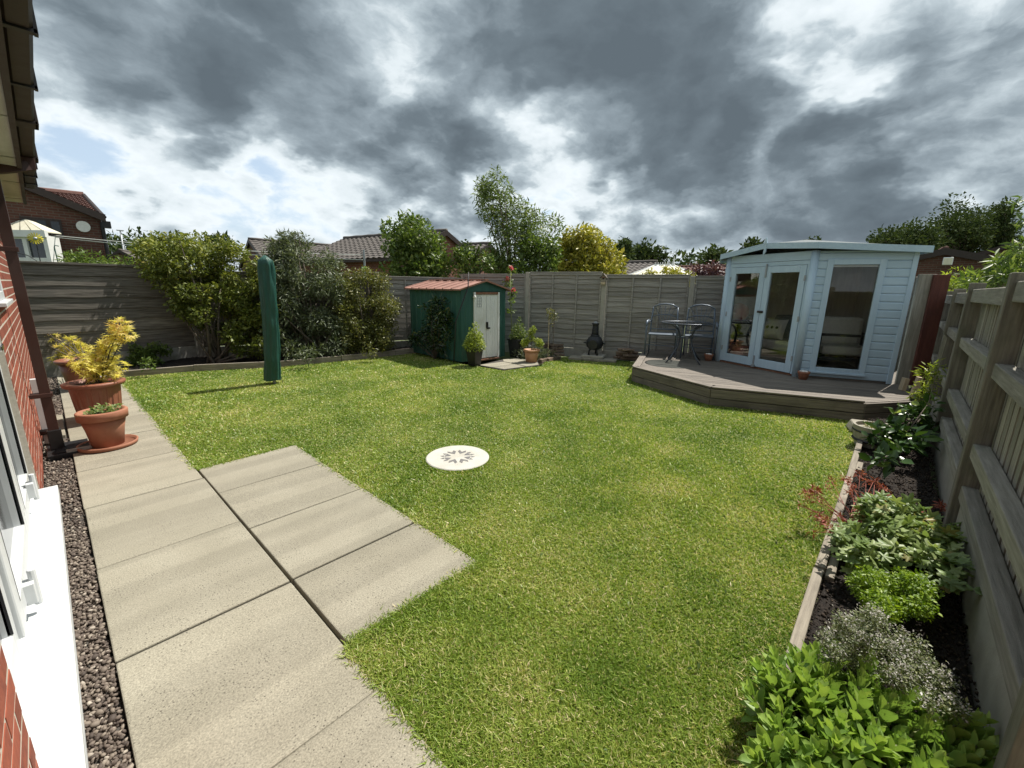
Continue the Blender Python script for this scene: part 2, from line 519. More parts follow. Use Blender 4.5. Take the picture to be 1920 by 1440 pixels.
M['wood_deck'] = surf('deck_mat', (.10, .085, .072), (.23, .20, .17), 9, stretch=(.3, 7, 7), rough=.8, bump=.5, bscale=20, rnd=.15, c3=(.085, .075, .065), dist=.005)
M['wood_red'] = surf('red_board_mat', (.075, .022, .016), (.13, .045, .032), 6, stretch=(5, 5, .4), rough=.75, bump=.3, c3=(.05, .02, .017))
M['wood_pale'] = surf('offcut_mat', (.40, .31, .20), (.58, .48, .33), 9, stretch=(6, 6, .4), rough=.8, bump=.2)
M['blue'] = surf('blue_paint_mat', (.42, .555, .665), (.495, .63, .735), 5, stretch=(.5, 3, 5), rough=.55, bump=.3, bscale=30, rnd=.04, c3=(.385, .51, .61), dist=.003)
M['blue_v'] = surf('blue_trim_mat', (.43, .565, .675), (.50, .63, .73), 5, stretch=(4, 4, .5), rough=.55, bump=.25, bscale=30, rnd=.03, dist=.003)
M['felt'] = surf('roof_felt_mat', (.12, .14, .15), (.18, .20, .21), 20, rough=.95, bump=.2)
M['green_metal'] = surf('green_metal_mat', (.022, .080, .063), (.034, .11, .088), 5, stretch=(3, 3, .5), rough=.5, bump=.08, c3=(.035, .095, .08), spots=(14, .70, (.10, .09, .07)))
M['shed_white'] = surf('shed_door_mat', (.70, .71, .69), (.78, .78, .76), 6, stretch=(3, 3, .4), rough=.55, bump=.1, c3=(.58, .58, .54))
M['rust'] = surf('rust_mat', (.16, .07, .04), (.28, .15, .10), 20, rough=.85, bump=.2)
M['shed_roof'] = surf('shed_roof_mat', (.27, .135, .105), (.35, .19, .15), 6, stretch=(4, .5, 1), rough=.6, bump=.08, c3=(.21, .11, .085))
M['cover'] = surf('cover_mat', (.010, .060, .046), (.017, .080, .062), 5, stretch=(3, 3, .5), rough=.46, bump=.5, bscale=7, dist=.03, spec=.45, c3=(.02, .075, .062))
M['terracotta'] = surf('terracotta_mat', (.25, .100, .056), (.34, .150, .092), 7, rough=.75, bump=.1, c3=(.33, .18, .12), rnd=.05)
M['brown_pot'] = surf('brown_pot_mat', (.20, .075, .045), (.26, .10, .062), 7, rough=.42, bump=.05, c3=(.22, .10, .07))
M['orange_pot'] = surf('orange_pot_mat', (.42, .215, .115), (.50, .27, .155), 7, rough=.6, bump=.05)
M['soil'] = surf('soil_mat', (.014, .010, .008), (.045, .034, .027), 22, rough=1, bump=1, bscale=45, dist=.05, c3=(.03, .022, .017))
M['iron'] = surf('iron_mat', (.012, .013, .016), (.026, .027, .031), 20, rough=.55, bump=.15, spec=.5)
M['chair_metal'] = surf('chair_metal_mat', (.12, .15, .19), (.16, .19, .235), 9, rough=.4, bump=.05, metal=.3, spec=.5)
M['table_metal'] = surf('table_metal_mat', (.06, .07, .085), (.09, .10, .12), 9, rough=.38, bump=.05, metal=.4)
M['table_glass'] = glass_mat('table_glass_mat', tint=(.55, .6, .6))
M['lining'] = surf('lining_mat', (.40, .36, .30), (.50, .46, .39), 6, stretch=(4, 4, .5), rough=.8, bump=.1)
M['glass'] = glass_mat('pane_mat', tint=(.96, .97, .96))
M['dark_glass'] = surf('dark_glass_mat', (.02, .024, .028), (.03, .034, .04), 3, rough=.06, bump=0, spec=.8)
M['white_paint'] = surf('white_paint_mat', (.70, .70, .68), (.80, .80, .78), 4, rough=.5, bump=0)
M['cream'] = surf('cream_roof_mat', (.66, .62, .48), (.76, .72, .58), 3, stretch=(4, .4, 1), rough=.45, bump=0)
M['tile_dark'] = surf('tile_dark_mat', (.075, .065, .06), (.13, .115, .105), 9, rough=.85, bump=.2, c3=(.10, .09, .075))
M['tile_red'] = surf('tile_red_mat', (.105, .052, .042), (.165, .082, .066), 9, rough=.85, bump=.2, c3=(.13, .07, .06))
M['bark'] = surf('bark_mat', (.06, .048, .036), (.15, .125, .10), 14, stretch=(1, 1, .3), rough=.95, bump=.8, dist=.02)
M['stem'] = surf('stem_mat', (.10, .12, .04), (.17, .19, .07), 14, rough=.7, bump=.1)
M['stem_red'] = surf('stem_red_mat', (.20, .05, .035), (.30, .09, .06), 14, rough=.7, bump=0)
M['log'] = surf('log_mat', (.08, .055, .042), (.30, .22, .165), 12, stretch=(.5, 3, 3), rough=.95, bump=.6, rnd=.3)
M['stone'] = surf('stone_mat', (.22, .20, .16), (.36, .33, .27), 8, rough=.95, bump=.6, dist=.01, c3=(.16, .15, .11))
M['disc'] = surf('disc_mat', (.40, .385, .34), (.49, .475, .43), 8, rough=.85, bump=.35, bscale=90, dist=.003, c3=(.34, .32, .26), spots=(60, .66, (.25, .235, .20)))
M['disc_dark'] = surf('disc_inlay_mat', (.12, .115, .115), (.17, .165, .165), 30, rough=.85, bump=.1)
M['white_stone'] = surf('white_stone_mat', (.68, .67, .64), (.8, .79, .76), 20, rough=.8, bump=.1)
M['steel'] = surf('galvanised_mat', (.30, .32, .34), (.40, .42, .44), 12, rough=.5, bump=.05, metal=.4)
M['wire'] = surf('line_mat', (.55, .55, .52), (.65, .65, .62), 5, rough=.6, bump=0)

def far_brick(name, c1, c2, mortar):
    m, N, p, out = new_mat(name)
    co = N.n('ShaderNodeTexCoord').outputs['Object']
    sp = N.n('ShaderNodeSeparateXYZ'); N.put(sp.inputs[0], co)
    cb = N.n('ShaderNodeCombineXYZ')
    N.put(cb.inputs[0], N.math('ADD', sp.outputs[0], sp.outputs[1])); N.put(cb.inputs[1], sp.outputs[2])
    b = N.n('ShaderNodeTexBrick')
    N.put(b.inputs['Vector'], cb.outputs[0])
    b.inputs['Color1'].default_value = (*c1, 1); b.inputs['Color2'].default_value = (*c2, 1); b.inputs['Mortar'].default_value = (*mortar, 1)
    b.inputs['Scale'].default_value = 1.0; b.inputs['Mortar Size'].default_value = .01
    b.inputs['Brick Width'].default_value = .225; b.inputs['Row Height'].default_value = .075
    nz = N.noise(co, 1.3, 4, .6)
    N.put(p.inputs['Base Color'], N.vmath('SCALE', b.outputs[0], scale=N.maprange(nz, .3, .7, .8, 1.15)))
    p.inputs['Roughness'].default_value = .9
    return m
M['far_brick'] = far_brick('far_brick_mat', (.085, .033, .024), (.125, .048, .034), (.12, .09, .07))
M['far_brick_red'] = far_brick('far_brick_red_mat', (.16, .046, .03), (.23, .07, .045), (.20, .15, .12))

M['grass'] = leaf_mat('grass_mat', [(0, (.098, .18, .024)), (.30, (.20, .295, .045)), (.62, (.345, .415, .088)), (.85, (.52, .51, .19)), (1, (.66, .57, .34))], rough=.42, trans=.35, patch=.35)
M['lf_yellow'] = leaf_mat('maple_leaf_mat', [(0, (.50, .45, .09)), (.5, (.74, .66, .20)), (.82, (.76, .60, .26)), (1, (.60, .30, .15))], trans=.5)
M['lf_hedge'] = leaf_mat('hedge_leaf_mat', [(0, (.06, .085, .016)), (.5, (.15, .18, .034)), (.85, (.29, .29, .06)), (1, (.38, .29, .08))], trans=.32)
M['lf_grey'] = leaf_mat('grey_leaf_mat', [(0, (.055, .075, .035)), (.5, (.125, .15, .08)), (.85, (.22, .245, .165)), (1, (.38, .40, .33))], trans=.25)
M['lf_brown'] = leaf_mat('olive_leaf_mat', [(0, (.06, .075, .018)), (.5, (.14, .15, .04)), (.85, (.24, .21, .06)), (1, (.36, .32, .15))], trans=.3)
M['lf_dark'] = leaf_mat('dark_leaf_mat', [(0, (.012, .028, .008)), (.6, (.03, .06, .016)), (.92, (.06, .10, .025)), (1, (.22, .22, .06))], rough=.25, trans=.12, spec=.6)
M['lf_mid'] = leaf_mat('mid_leaf_mat', [(0, (.045, .08, .015)), (.5, (.105, .16, .032)), (.85, (.20, .265, .06)), (1, (.33, .36, .13))], trans=.32)
M['lf_willow'] = leaf_mat('willow_leaf_mat', [(0, (.06, .095, .026)), (.5, (.125, .175, .05)), (1, (.24, .29, .11))], trans=.35)
M['lf_gold'] = leaf_mat('gold_leaf_mat', [(0, (.10, .12, .02)), (.4, (.30, .29, .04)), (.8, (.50, .43, .08)), (1, (.62, .50, .16))], trans=.3)
M['lf_far'] = leaf_mat('far_leaf_mat', [(0, (.025, .043, .016)), (.6, (.055, .08, .028)), (1, (.105, .13, .045))], trans=.2, rough=.85, spec=.08)
M['lf_lime'] = leaf_mat('lime_leaf_mat', [(0, (.12, .17, .02)), (.5, (.24, .30, .035)), (1, (.42, .46, .10))], trans=.4)
M['lf_sedum'] = leaf_mat('sedum_leaf_mat', [(0, (.10, .18, .055)), (.5, (.20, .32, .075)), (1, (.36, .47, .11))], rough=.42, trans=.38, patch=.15)
M['lf_geranium'] = leaf_mat('geranium_leaf_mat', [(0, (.085, .14, .042)), (.55, (.19, .265, .085)), (.88, (.29, .35, .14)), (1, (.38, .25, .10))], trans=.3, patch=.15)
M['lf_parsley'] = leaf_mat('parsley_leaf_mat', [(0, (.08, .15, .008)), (.5, (.17, .27, .015)), (1, (.30, .40, .03))], trans=.35, patch=.2)
M['lf_camellia'] = leaf_mat('camellia_leaf_mat', [(0, (.018, .045, .010)), (.65, (.045, .095, .02)), (.9, (.13, .21, .04)), (1, (.30, .36, .05))], rough=.32, trans=.18, spec=.45)
M['lf_thyme'] = leaf_mat('thyme_leaf_mat', [(0, (.06, .085, .03)), (.6, (.14, .165, .07)), (1, (.24, .26, .13))], trans=.2)
M['fl_white'] = leaf_mat('thyme_flower_mat', [(0, (.30, .28, .26)), (1, (.56, .53, .51))], trans=.3)
M['fl_pink'] = leaf_mat('rose_petal_mat', [(0, (.55, .05, .12)), (1, (.75, .18, .26))], trans=.3)
M['fl_red'] = leaf_mat('seed_head_mat', [(0, (.20, .04, .025)), (.6, (.34, .08, .05)), (1, (.44, .19, .12))], trans=.2)
M['lf_purple'] = leaf_mat('purple_leaf_mat', [(0, (.05, .02, .03)), (1, (.14, .06, .08))], trans=.25)
M['pebble'] = tint_mat('pebble_mat', [(0, (.055, .042, .035)), (.45, (.14, .11, .09)), (.75, (.24, .20, .16)), (.93, (.42, .37, .31)), (1, (.55, .47, .36))], rough=.7)
M['clod'] = tint_mat('clod_mat', [(0, (.012, .009, .007)), (.7, (.045, .033, .025)), (1, (.13, .10, .07))], rough=1)

# ================================================================== THE SETTING
g = MB().add([(-300, -300, -.08), (400, -300, -.08), (400, 500, -.08), (-300, 500, -.08)], [(0, 1, 2, 3)])
g.build('ground', M['ground'], kind='structure')

EDGE_L = [(0.66, 9.18), (1.62, 9.02), (2.77, 8.46), (3.94, 8.30), (5.15, 8.22), (5.75, 8.2)]
DECK = [(6.50, 3.15), (5.86, 1.71), (6.40, 0.16), (6.95, -0.24), (9.55, -0.24), (9.15, 2.6), (8.75, 3.98), (8.3, 3.82)]
SHED_F = Vector((5.53, 6.40)); SHED_U = Vector((.9985, -.05)).normalized(); SHED_V = Vector((-SHED_U.y, SHED_U.x))
SHED_W, SHED_D = 1.20, 1.85
APRON = [(5.56, 5.95), (5.60, 5.30), (6.50, 5.12), (6.95, 5.55), (6.75, 6.05), (5.75, 6.32)]
LAWN = [(.655, -1.2), (.655, 1.52), (1.44, 1.52), (1.44, 4.11), (.655, 4.11), (.66, 9.18)] + EDGE_L[1:] + [(5.93, 7.9), (5.5, 6.38), (5.56, 5.95), (5.60, 5.30), (6.50, 5.12), (7.05, 5.45), (7.9, 5.45), (8.33, 4.6), (8.3, 3.82), (6.50, 3.15), (5.86, 1.71), (6.40, 0.16), (6.2, .10), (.9, .10), (.9, -1.2)]
lw = MB().add([(x, y, -.012) for x, y in LAWN], [tuple(range(len(LAWN)-1, -1, -1))])
lawn = lw.build('lawn', M['turf'], kind='structure')

# ---- grass blades: denser close to the path, thinner far off
DISC_C, DISC_R = (2.31, 2.746), .283
def grass_points():
    pts = []
    def keep(x, y):
        k = in_poly(x, y, LAWN)
        k &= np.hypot(x-DISC_C[0], y-DISC_C[1]) > DISC_R+.004
        return k
    # radial: area density falls with the square of distance
    n = 2600000
    r = np.exp(rng.uniform(np.log(0.75), np.log(9.6), n)); th = rng.uniform(0, math.pi/2, n)
    x, y = r*np.sin(th), r*np.cos(th)
    k = keep(x, y); x, y = x[k][:350000], y[k][:350000]
    pts.append((x, y))
    x = rng.uniform(.5, 8.5, 160000); y = rng.uniform(-1, 9.3, 160000); k = keep(x, y)
    pts.append((x[k], y[k]))
    return np.concatenate([p[0] for p in pts]), np.concatenate([p[1] for p in pts])
gx, gy = grass_points()
# fringe that hangs over the slabs, the disc and the edging
def fringe(a, b, n, spread=.03):
    t = rng.random(n); nx, ny = -(b[1]-a[1]), b[0]-a[0]; L = math.hypot(nx, ny)
    o = rng.normal(0, spread, n)
    return a[0]+t*(b[0]-a[0])+o*nx/L, a[1]+t*(b[1]-a[1])+o*ny/L
fx, fy = [], []
for a, b, n in [((.655, 0.2), (.655, 1.52), 5200), ((.655, 1.52), (1.44, 1.52), 3600), ((1.44, 1.52), (1.44, 4.11), 4200), ((1.44, 4.11), (.655, 4.11), 1500), ((.655, 4.11), (.655, 9.1), 5500), ((1.2, .12), (6.2, .12), 8000), ((6.4, .12), (5.84, 1.71), 2500), ((5.84, 1.71), (6.48, 3.17), 2000)]:
    x, y = fringe(a, b, n, .022); fx.append(x); fy.append(y)
a = rng.uniform(0, 2*math.pi, 2600); rr = DISC_R+np.abs(rng.normal(.0, .02, 2600))-.006
fx.append(DISC_C[0]+rr*np.cos(a)); fy.append(DISC_C[1]+rr*np.sin(a))
nf = sum(len(q) for q in fx)
gx = np.concatenate([gx]+fx); gy = np.concatenate([gy]+fy)
n = len(gx)
dist = np.hypot(gx, gy)
hh = rng.uniform(.009, .021, n)*(1+.35*np.sin(gx*2.1+1.3*np.sin(gy*1.7))*.4)
hh[-nf:] *= 1.25
wd = rng.uniform(.0020, .0042, n)*(1+dist*.55)
lean = rng.normal(0, .55, (n, 2))*hh[:, None]
aa = rng.uniform(0, 2*math.pi, n); wx, wy = np.cos(aa)*wd/2, np.sin(aa)*wd/2
z0 = np.full(n, -.014)
V = np.empty((n, 5, 3))
V[:, 0] = np.stack([gx-wx, gy-wy, z0], 1); V[:, 1] = np.stack([gx+wx, gy+wy, z0], 1)
mx, my, mz = gx+lean[:, 0]*.4, gy+lean[:, 1]*.4, z0+hh*.62
V[:, 2] = np.stack([mx-wx*.8, my-wy*.8, mz], 1); V[:, 3] = np.stack([mx+wx*.8, my+wy*.8, mz], 1)
V[:, 4] = np.stack([gx+lean[:, 0]*1.25, gy+lean[:, 1]*1.25, z0+hh], 1)
# straw-coloured blades gather in dry patches
dry = .5+.5*np.sin(gx*1.9+2*np.sin(gy*.9+.6))*np.sin(gy*2.3+1.5*np.sin(gx*1.1))
tn = rng.beta(2.0, 2.6, n)*.8 + .16*dry*rng.random(n)
pat = .5+.5*np.sin(gx*5.3+1.7*np.sin(gy*4.1))*np.sin(gy*6.1+1.3*np.sin(gx*3.7+2))
tn = tn*(.70+.5*pat)+.22*(dry-.5)+.03
straw = rng.random(n) < (.06+.16*dry*pat+.22*np.exp(-np.abs(gy-.12)/.12)*(gx > 1))
tn[straw] = rng.uniform(.85, 1.05, straw.sum())
B5 = (np.arange(n)*5)[:, None]
F = np.concatenate([B5+np.array([0, 1, 3]), B5+np.array([0, 3, 2]), B5+np.array([2, 3, 4])])
grass = link('grass', arr_mesh('grass', V.reshape(-1, 3), F, np.repeat(tn, 5)), M['grass'])
tag(grass, kind='stuff')
print('grass blades', n)

# ---- clover and plantain leaves dotted in the turf
kx, ky = rng.uniform(.8, 5, 900), rng.uniform(.2, 6, 900)
k = in_poly(kx, ky, LAWN) & (np.hypot(kx-DISC_C[0], ky-DISC_C[1]) > .34); kx, ky = kx[k], ky[k]
P = np.stack([kx, ky, rng.uniform(.006, .018, len(kx))], 1)
leaves_obj('clover', M['lf_mid'], None, P, np.tile([0, 0, 1.], (len(P), 1)), .018, LEAF_OVAL, up=1.5, kind='stuff')

# ---- slab path and the square of slabs beside it
path = thing('path', None, None, (0, 0, 0), kind='structure')
MB().prism([(-.2, -1.2), (.655, -1.2), (.655, 1.5), (1.43, 1.5), (1.43, 4.1), (.655, 4.1), (.655, 10.1), (-.2, 10.1)], -.075, -.045).build('bedding', M['sand'], path)
def slab(x0, x1, y0, y1, tilt=0.0):
    gp = .0065
    o = MB().box(-(x1-x0)/2+gp, (x1-x0)/2-gp, -(y1-y0)/2+gp, (y1-y0)/2-gp, -.045, 0).build('slab', M['slab'], path, bevel=.006)
    o.location = ((x0+x1)/2+random.uniform(-.002, .002), (y0+y1)/2, random.uniform(-.002, .003))
    o.rotation_euler = (random.uniform(-.003, .003), random.uniform(-.003, .003)+tilt, random.uniform(-.004, .004))
    return o
YS = [-.45, .40, 1.25, 2.12, 2.955, 3.87, 4.70, 5.58, 6.45, 7.30, 8.15, 9.0, 9.98]
for y0, y1 in zip(YS[:-1], YS[1:]): slab(-.033, .652, y0-(.0055 if y0 == 1.25 else 0), y1+(.0055 if y1 == 1.25 else 0))   # one butted joint
for y0, y1 in zip([1.53, 2.125, 2.81, 3.49], [2.125, 2.81, 3.49, 4.10]): slab(.652, 1.432, y0, y1)
slab(-.195, -.038, 6.0, 7.0)

# ---- gravel along the wall
ico_v = np.array([(0, 0, 1), (.894, 0, .447), (.276, .851, .447), (-.724, .526, .447), (-.724, -.526, .447), (.276, -.851, .447), (.724, .526, -.447), (-.276, .851, -.447), (-.894, 0, -.447), (-.276, -.851, -.447), (.724, -.526, -.447), (0, 0, -1)])
ico_f = np.array([(0, 1, 2), (0, 2, 3), (0, 3, 4), (0, 4, 5), (0, 5, 1), (1, 6, 2), (2, 7, 3), (3, 8, 4), (4, 9, 5), (5, 10, 1), (6, 7, 2), (7, 8, 3), (8, 9, 4), (9, 10, 5), (10, 6, 1), (11, 7, 6), (11, 8, 7), (11, 9, 8), (11, 10, 9), (11, 6, 10)])
def pebbles(name, m, n, fn, s0, s1, flat=.6, zj=.006, **kw):
    P = fn(n); n = len(P)
    T = rand_dirs(n); Nn = unit(rand_dirs(n)*.5+[0, 0, 1])
    S = rng.uniform(s0, s1, n)*(1+.5*(rng.random(n) < .07))
    V = ico_v*np.array([1, .75, flat])
    jit = 1+.18*rng.normal(size=(n, 12, 1))
    T = unit(T); B = unit(np.cross(Nn, T)); Nn = np.cross(T, B)
    Vv = V[None]*jit
    L = (Vv[:, :, 0:1]*T[:, None]+Vv[:, :, 1:2]*B[:, None]+Vv[:, :, 2:3]*Nn[:, None])*S[:, None, None]
    VV = (P[:, None]+L).reshape(-1, 3)
    F = (ico_f[None]+(np.arange(n)*12)[:, None, None]).reshape(-1, 3)
    me = arr_mesh(name, VV, F, np.repeat(rng.beta(1.6, 2.0, n), 12))
    me.polygons.foreach_set('use_smooth', [True]*len(me.polygons))
    return tag(link(name, me, m), **kw)
def gp(n):
    y = np.concatenate([rng.uniform(1.0, 3.6, n//2), rng.uniform(3.6, 10.0, n//2)]); x = rng.uniform(-.205, -.036, len(y))
    k = ~((y > 5.95) & (y < 7.05)) & ~((y > 5.2) & (y < 5.72) & (x > -.17))
    x, y = x[k], y[k]
    return np.stack([x, y, -.028+rng.uniform(-.008, .014, len(x))], 1)
pebbles('gravel', M['pebble'], 13000, gp, .0055, .0125, kind='stuff')
box_obj('gravel_bed', M['sand'], None, -.206, -.035, -1.0, 10.0, -.07, -.034, kind='structure')

# ---- planting beds
def bed(name, poly, z, seed):
    xs = [p[0] for p in poly]; ys = [p[1] for p in poly]
    st = .035
    X, Y = np.meshgrid(np.arange(min(xs), max(xs)+st, st), np.arange(min(ys), max(ys)+st, st))
    Z = z+.03*np.sin(X*3.1+seed)*np.sin(Y*4.3+seed)+rng.normal(0, .006, X.shape)
    Z = np.where(in_poly(X, Y, poly), Z, z-.12)
    h, w = X.shape
    idx = np.arange(h*w).reshape(h, w)
    F = np.stack([idx[:-1, :-1], idx[:-1, 1:], idx[1:, 1:], idx[1:, :-1]], -1).reshape(-1, 4)
    me = arr_mesh(name, np.stack([X, Y, Z], -1).reshape(-1, 3), F)
    me.polygons.foreach_set('use_smooth', [True]*len(me.polygons))
    return tag(link(name, me, M['soil']), kind='structure')
BED_R = [(1.0, .085), (6.3, .085), (6.45, .0), (6.95, -.40), (1.0, -.46)]
BED_L = [(.70, 9.2), (1.62, 9.06), (2.77, 8.5), (3.94, 8.34), (5.15, 8.26), (5.8, 8.2), (5.8, 8.8), (1.95, 10.2), (.70, 10.15)]
bed('soil_bed', BED_R, .035, 1.0)
bed('soil_bed', BED_L, .05, 2.0)
def cp(poly, z):
    def f(n):
        x = rng.uniform(min(p[0] for p in poly), max(p[0] for p in poly), n); y = rng.uniform(min(p[1] for p in poly), max(p[1] for p in poly), n)
        k = in_poly(x, y, poly); x, y = x[k], y[k]
        return np.stack([x, y, z+.03*np.sin(x*3.1+1)*np.sin(y*4.3+1)+rng.uniform(-.004, .012, len(x))], 1)
    return f
pebbles('soil_crumbs', M['clod'], 12000, cp(BED_R, .035), .003, .009, flat=.8, kind='stuff')

# ---- timber edging
def edging(pts, label, h0, h1, th=.045, zt=None):
    o = thing('timber_edging', label, 'edging', (pts[0][0], pts[0][1], 0))
    for (a, b) in zip(pts[:-1], pts[1:]):
        d = Vector((b[0]-a[0], b[1]-a[1])); L = d.length
        p = MB().box(0.004, L-.004, -th/2, th/2, h0, h1).build('board', M['wood_edge'], o, bevel=.005)
        p.location = (a[0]-pts[0][0], a[1]-pts[0][1], random.uniform(-.006, .006)); p.rotation_euler = (random.uniform(-.03, .03), 0, math.atan2(d.y, d.x))
    return o
edging(EDGE_L, 'low grey timber board edging the hedge bed along the lawn', -.08, .10)
er = edging([(1.3, .10), (2.55, .105), (4.3, .095), (6.15, .10)], 'weathered timber strip edging the flower bed beside the right fence', -.08, .085)
for x in (2.62, 4.45):
    pg = MB().box(-.11, .11, -.02, .02, -.1, .075).build('peg', M['wood_edge'], er, bevel=.004)
    pg.location = (x-1.3, -.045, 0)

# ---- round stepping stone with a star
st = thing('stepping_stone', 'round pale stone disc with dark star motif set in the lawn', 'stepping stone', (*DISC_C, 0))
MB().lathe([(DISC_R-.01, -.03), (DISC_R, -.012), (DISC_R, .004), (DISC_R-.008, .010), (0.001, .011)], 64).build('disc', M['disc'], st, smooth=False)
star = []
for k in range(8):
    a = math.pi/4*k+.12
    r0, r1, r2 = .062, .118, .155
    # dark wedges between the points of the pale star
    am = a+math.pi/8
    pts = [(r0*math.cos(am), r0*math.sin(am)), (r1*math.cos(am-.30), r1*math.sin(am-.30)), (r1*.98*math.cos(am), r1*.98*math.sin(am)), (r1*math.cos(am+.30), r1*math.sin(am+.30))]
    MB().prism(pts, .010, .0125).build('inlay', M['disc_dark'], st)
    for j in range(2):
        b = a+math.pi/8*(j*2+1)/2+.02
        pts = [(.124*math.cos(b-.13), .124*math.sin(b-.13)), (r2*math.cos(b), r2*math.sin(b)), (.124*math.cos(b+.13), .124*math.sin(b+.13))]
        MB().prism(pts, .010, .0125).build('inlay', M['disc_dark'], st)

# ================================================================== OUR BUNGALOW
house = thing('bungalow', 'red brick bungalow wall with brown gutter along the left side of the path', 'house', (-.2, 0, 0))
HX = -.2
DY0, DY1, DZ0, DZ1 = 1.56, 4.06, .15, 2.12      # patio door opening
WY0, WY1, WZ0, WZ1 = 4.32, 5.30, 1.36, 2.25     # window opening
HEND = 7.9
wl = MB()
def wallbox(y0, y1, z0, z1): wl.box(-.32, -.006, y0, y1, z0, z1)
wallbox(-3.5, DY0, 0, 2.44); wallbox(DY0, DY1, 0, DZ0-.03); wallbox(DY0, DY1, DZ1, 2.44)
wallbox(DY1, WY0, 0, 2.44); wallbox(WY0, WY1, 0, WZ0); wallbox(WY0, WY1, WZ1, 2.44); wallbox(WY1, HEND-.006, 0, 2.44)
wall = wl.build('wall', M['mortar'], house)
MB().box(-5.5, -.33, HEND-.32, HEND-.006, 0, 2.44).build('end_wall', M['far_brick_red'], house)
brick_me = MB().box(-.05, 0, -.1055, .1055, -.0305, .0305).mesh('brick')
brick_me.materials.append(M['brick'])
cand = []
for c in range(33):
    z = .04+c*.075
    if z > 2.43: break
    y = -1.0+(c % 2)*.1125
    while y < HEND:
        y0, y1 = y-.1075, y+.1075
        y += .225
        segs = [(y0, min(y1, HEND))]
        for (a, b, za, zb) in ((DY0, DY1, DZ0-.04, DZ1), (WY0, WY1, WZ0, WZ1)):
            if za-.02 < z < zb+.02:
                ns = []
                for s0, s1 in segs:
                    if s1 <= a or s0 >= b: ns.append((s0, s1))
                    else:
                        if s0 < a-.02: ns.append((s0, a))
                        if s1 > b+.02: ns.append((b, s1))
                segs = ns
        for s0, s1 in segs:
            if s1-s0 > .03: cand.append(((s0+s1)/2, z, s1-s0))
# only the stretches the garden looks at closely are single bricks
def near(c):
    y, z, L = c
    if .9 < y < DY0 and z < 1.0: return 0.5+y*.1
    if DY1 <= y < 6.2: return 2+(y-DY1)
    return 99+y
cand.sort(key=near)
for y, z, L in cand[:300]:
    o = link('brick', brick_me, None, wall, (-.0062+random.uniform(.0005, .0025), y, z), (random.uniform(-.004, .004), 0, random.uniform(-.006, .006)), (1, L/.215*.985, 1))
rest = MB()
for y, z, L in cand[300:]:
    rest.box(-.05, -.0045, y-L/2+.002, y+L/2-.002, z-.0305, z+.0305)
rest.build('brickwork', M['brick'], wall, kind='stuff')
# brick reveals of the door opening
rv = MB()
for c in range(27):
    z = .19+c*.075
    for y in (DY0-.006, DY1+.006):
        pass
# eaves
MB().box(-.1, .24, -3.5, HEND, 2.40, 2.42).build('soffit', M['soffit'], house)
for y in np.arange(-1.0, HEND, 1.22):
    MB().box(-.1, .235, y-.012, y+.012, 2.392, 2.40).build('soffit_strip', M['soffit'], house)
MB().box(.232, .258, -3.5, HEND+.02, 2.385, 2.60).build('fascia', M['brown_dark'], house)
rf = MB()
for i in range(14):
    x0 = .30-i*.34; zz = 2.60+i*.20
    rf.add([(x0, -3.6, zz-.01), (x0, HEND+.08, zz-.01), (x0-.36, HEND+.08, zz+.19), (x0-.36, -3.6, zz+.19), (x0, -3.6, zz-.04), (x0, HEND+.08, zz-.04)], [(0, 1, 2, 3), (0, 4, 5, 1)])
rf.build('roof', M['tile_dark'], house)
# gutter: a squared trough with brackets
gut = MB()
prof = [(.262, 2.60), (.262, 2.505), (.275, 2.492), (.335, 2.492), (.348, 2.505), (.350, 2.60), (.343, 2.60), (.340, 2.51), (.333, 2.50), (.277, 2.50), (.27, 2.51), (.27, 2.60)]
n = len(prof); vs = [(x, y, z) for y in (-3.5, 7.32) for x, z in prof]
gut.add(vs, [tuple(range(n)), tuple(range(2*n-1, n-1, -1))]+[(i, n+i, n+(i+1) % n, (i+1) % n) for i in range(n)])
gutter = gut.build('gutter', M['brown_dark'], house)
for y in (2.0, 2.80, 3.56, 5.95, 6.45, 6.95):
    MB().box(.258, .358, y-.018, y+.018, 2.483, 2.497).box(.348, .360, y-.018, y+.018, 2.48, 2.615).build('bracket', M['black'], gutter)
for y in (4.37, 5.58):
    MB().box(.256, .362, y-.075, y+.075, 2.478, 2.50).box(.346, .364, y-.075, y+.075, 2.478, 2.612).build('union', M['brown_dark'], gutter, bevel=.004)
# downpipe with swan neck, clips and shoe
PX, PY, PH = .092, 5.47, .034
dp = MB()
dp.box(PX-PH, PX+PH, PY-PH, PY+PH, .16, 2.38)
def sq_run(mb, a, b, h):
    a, b = Vector(a), Vector(b); t = (b-a).normalized(); u = Vector((0, 1, 0)); w = t.cross(u).normalized()
    vs = [p+u*su*h+w*sw*h for p in (a, b) for su, sw in ((-1, -1), (1, -1), (1, 1), (-1, 1))]
    mb.add(vs, [(0, 1, 2, 3), (7, 6, 5, 4)]+[(i, 4+i, 4+(i+1) % 4, (i+1) % 4) for i in range(4)])
sq_run(dp, (PX-.02, PY, 2.345), (.32, PY+.06, 2.43), .036)
sq_run(dp, (.30, PY+.06, 2.40), (.30, PY+.06, 2.49), .040)
pipe = dp.build('downpipe', M['brown'], house, bevel=.003)
for z in (1.75, .52):
    MB().box(.0, PX+PH+.012, PY-.012-PH, PY+PH+.012, z-.018, z+.018).build('clip', M['brown'], pipe, bevel=.003)
MB().box(PX-.045, PX+.045, PY-.045, PY+.045, .02, .20).build('shoe', M['black'], pipe, bevel=.006)
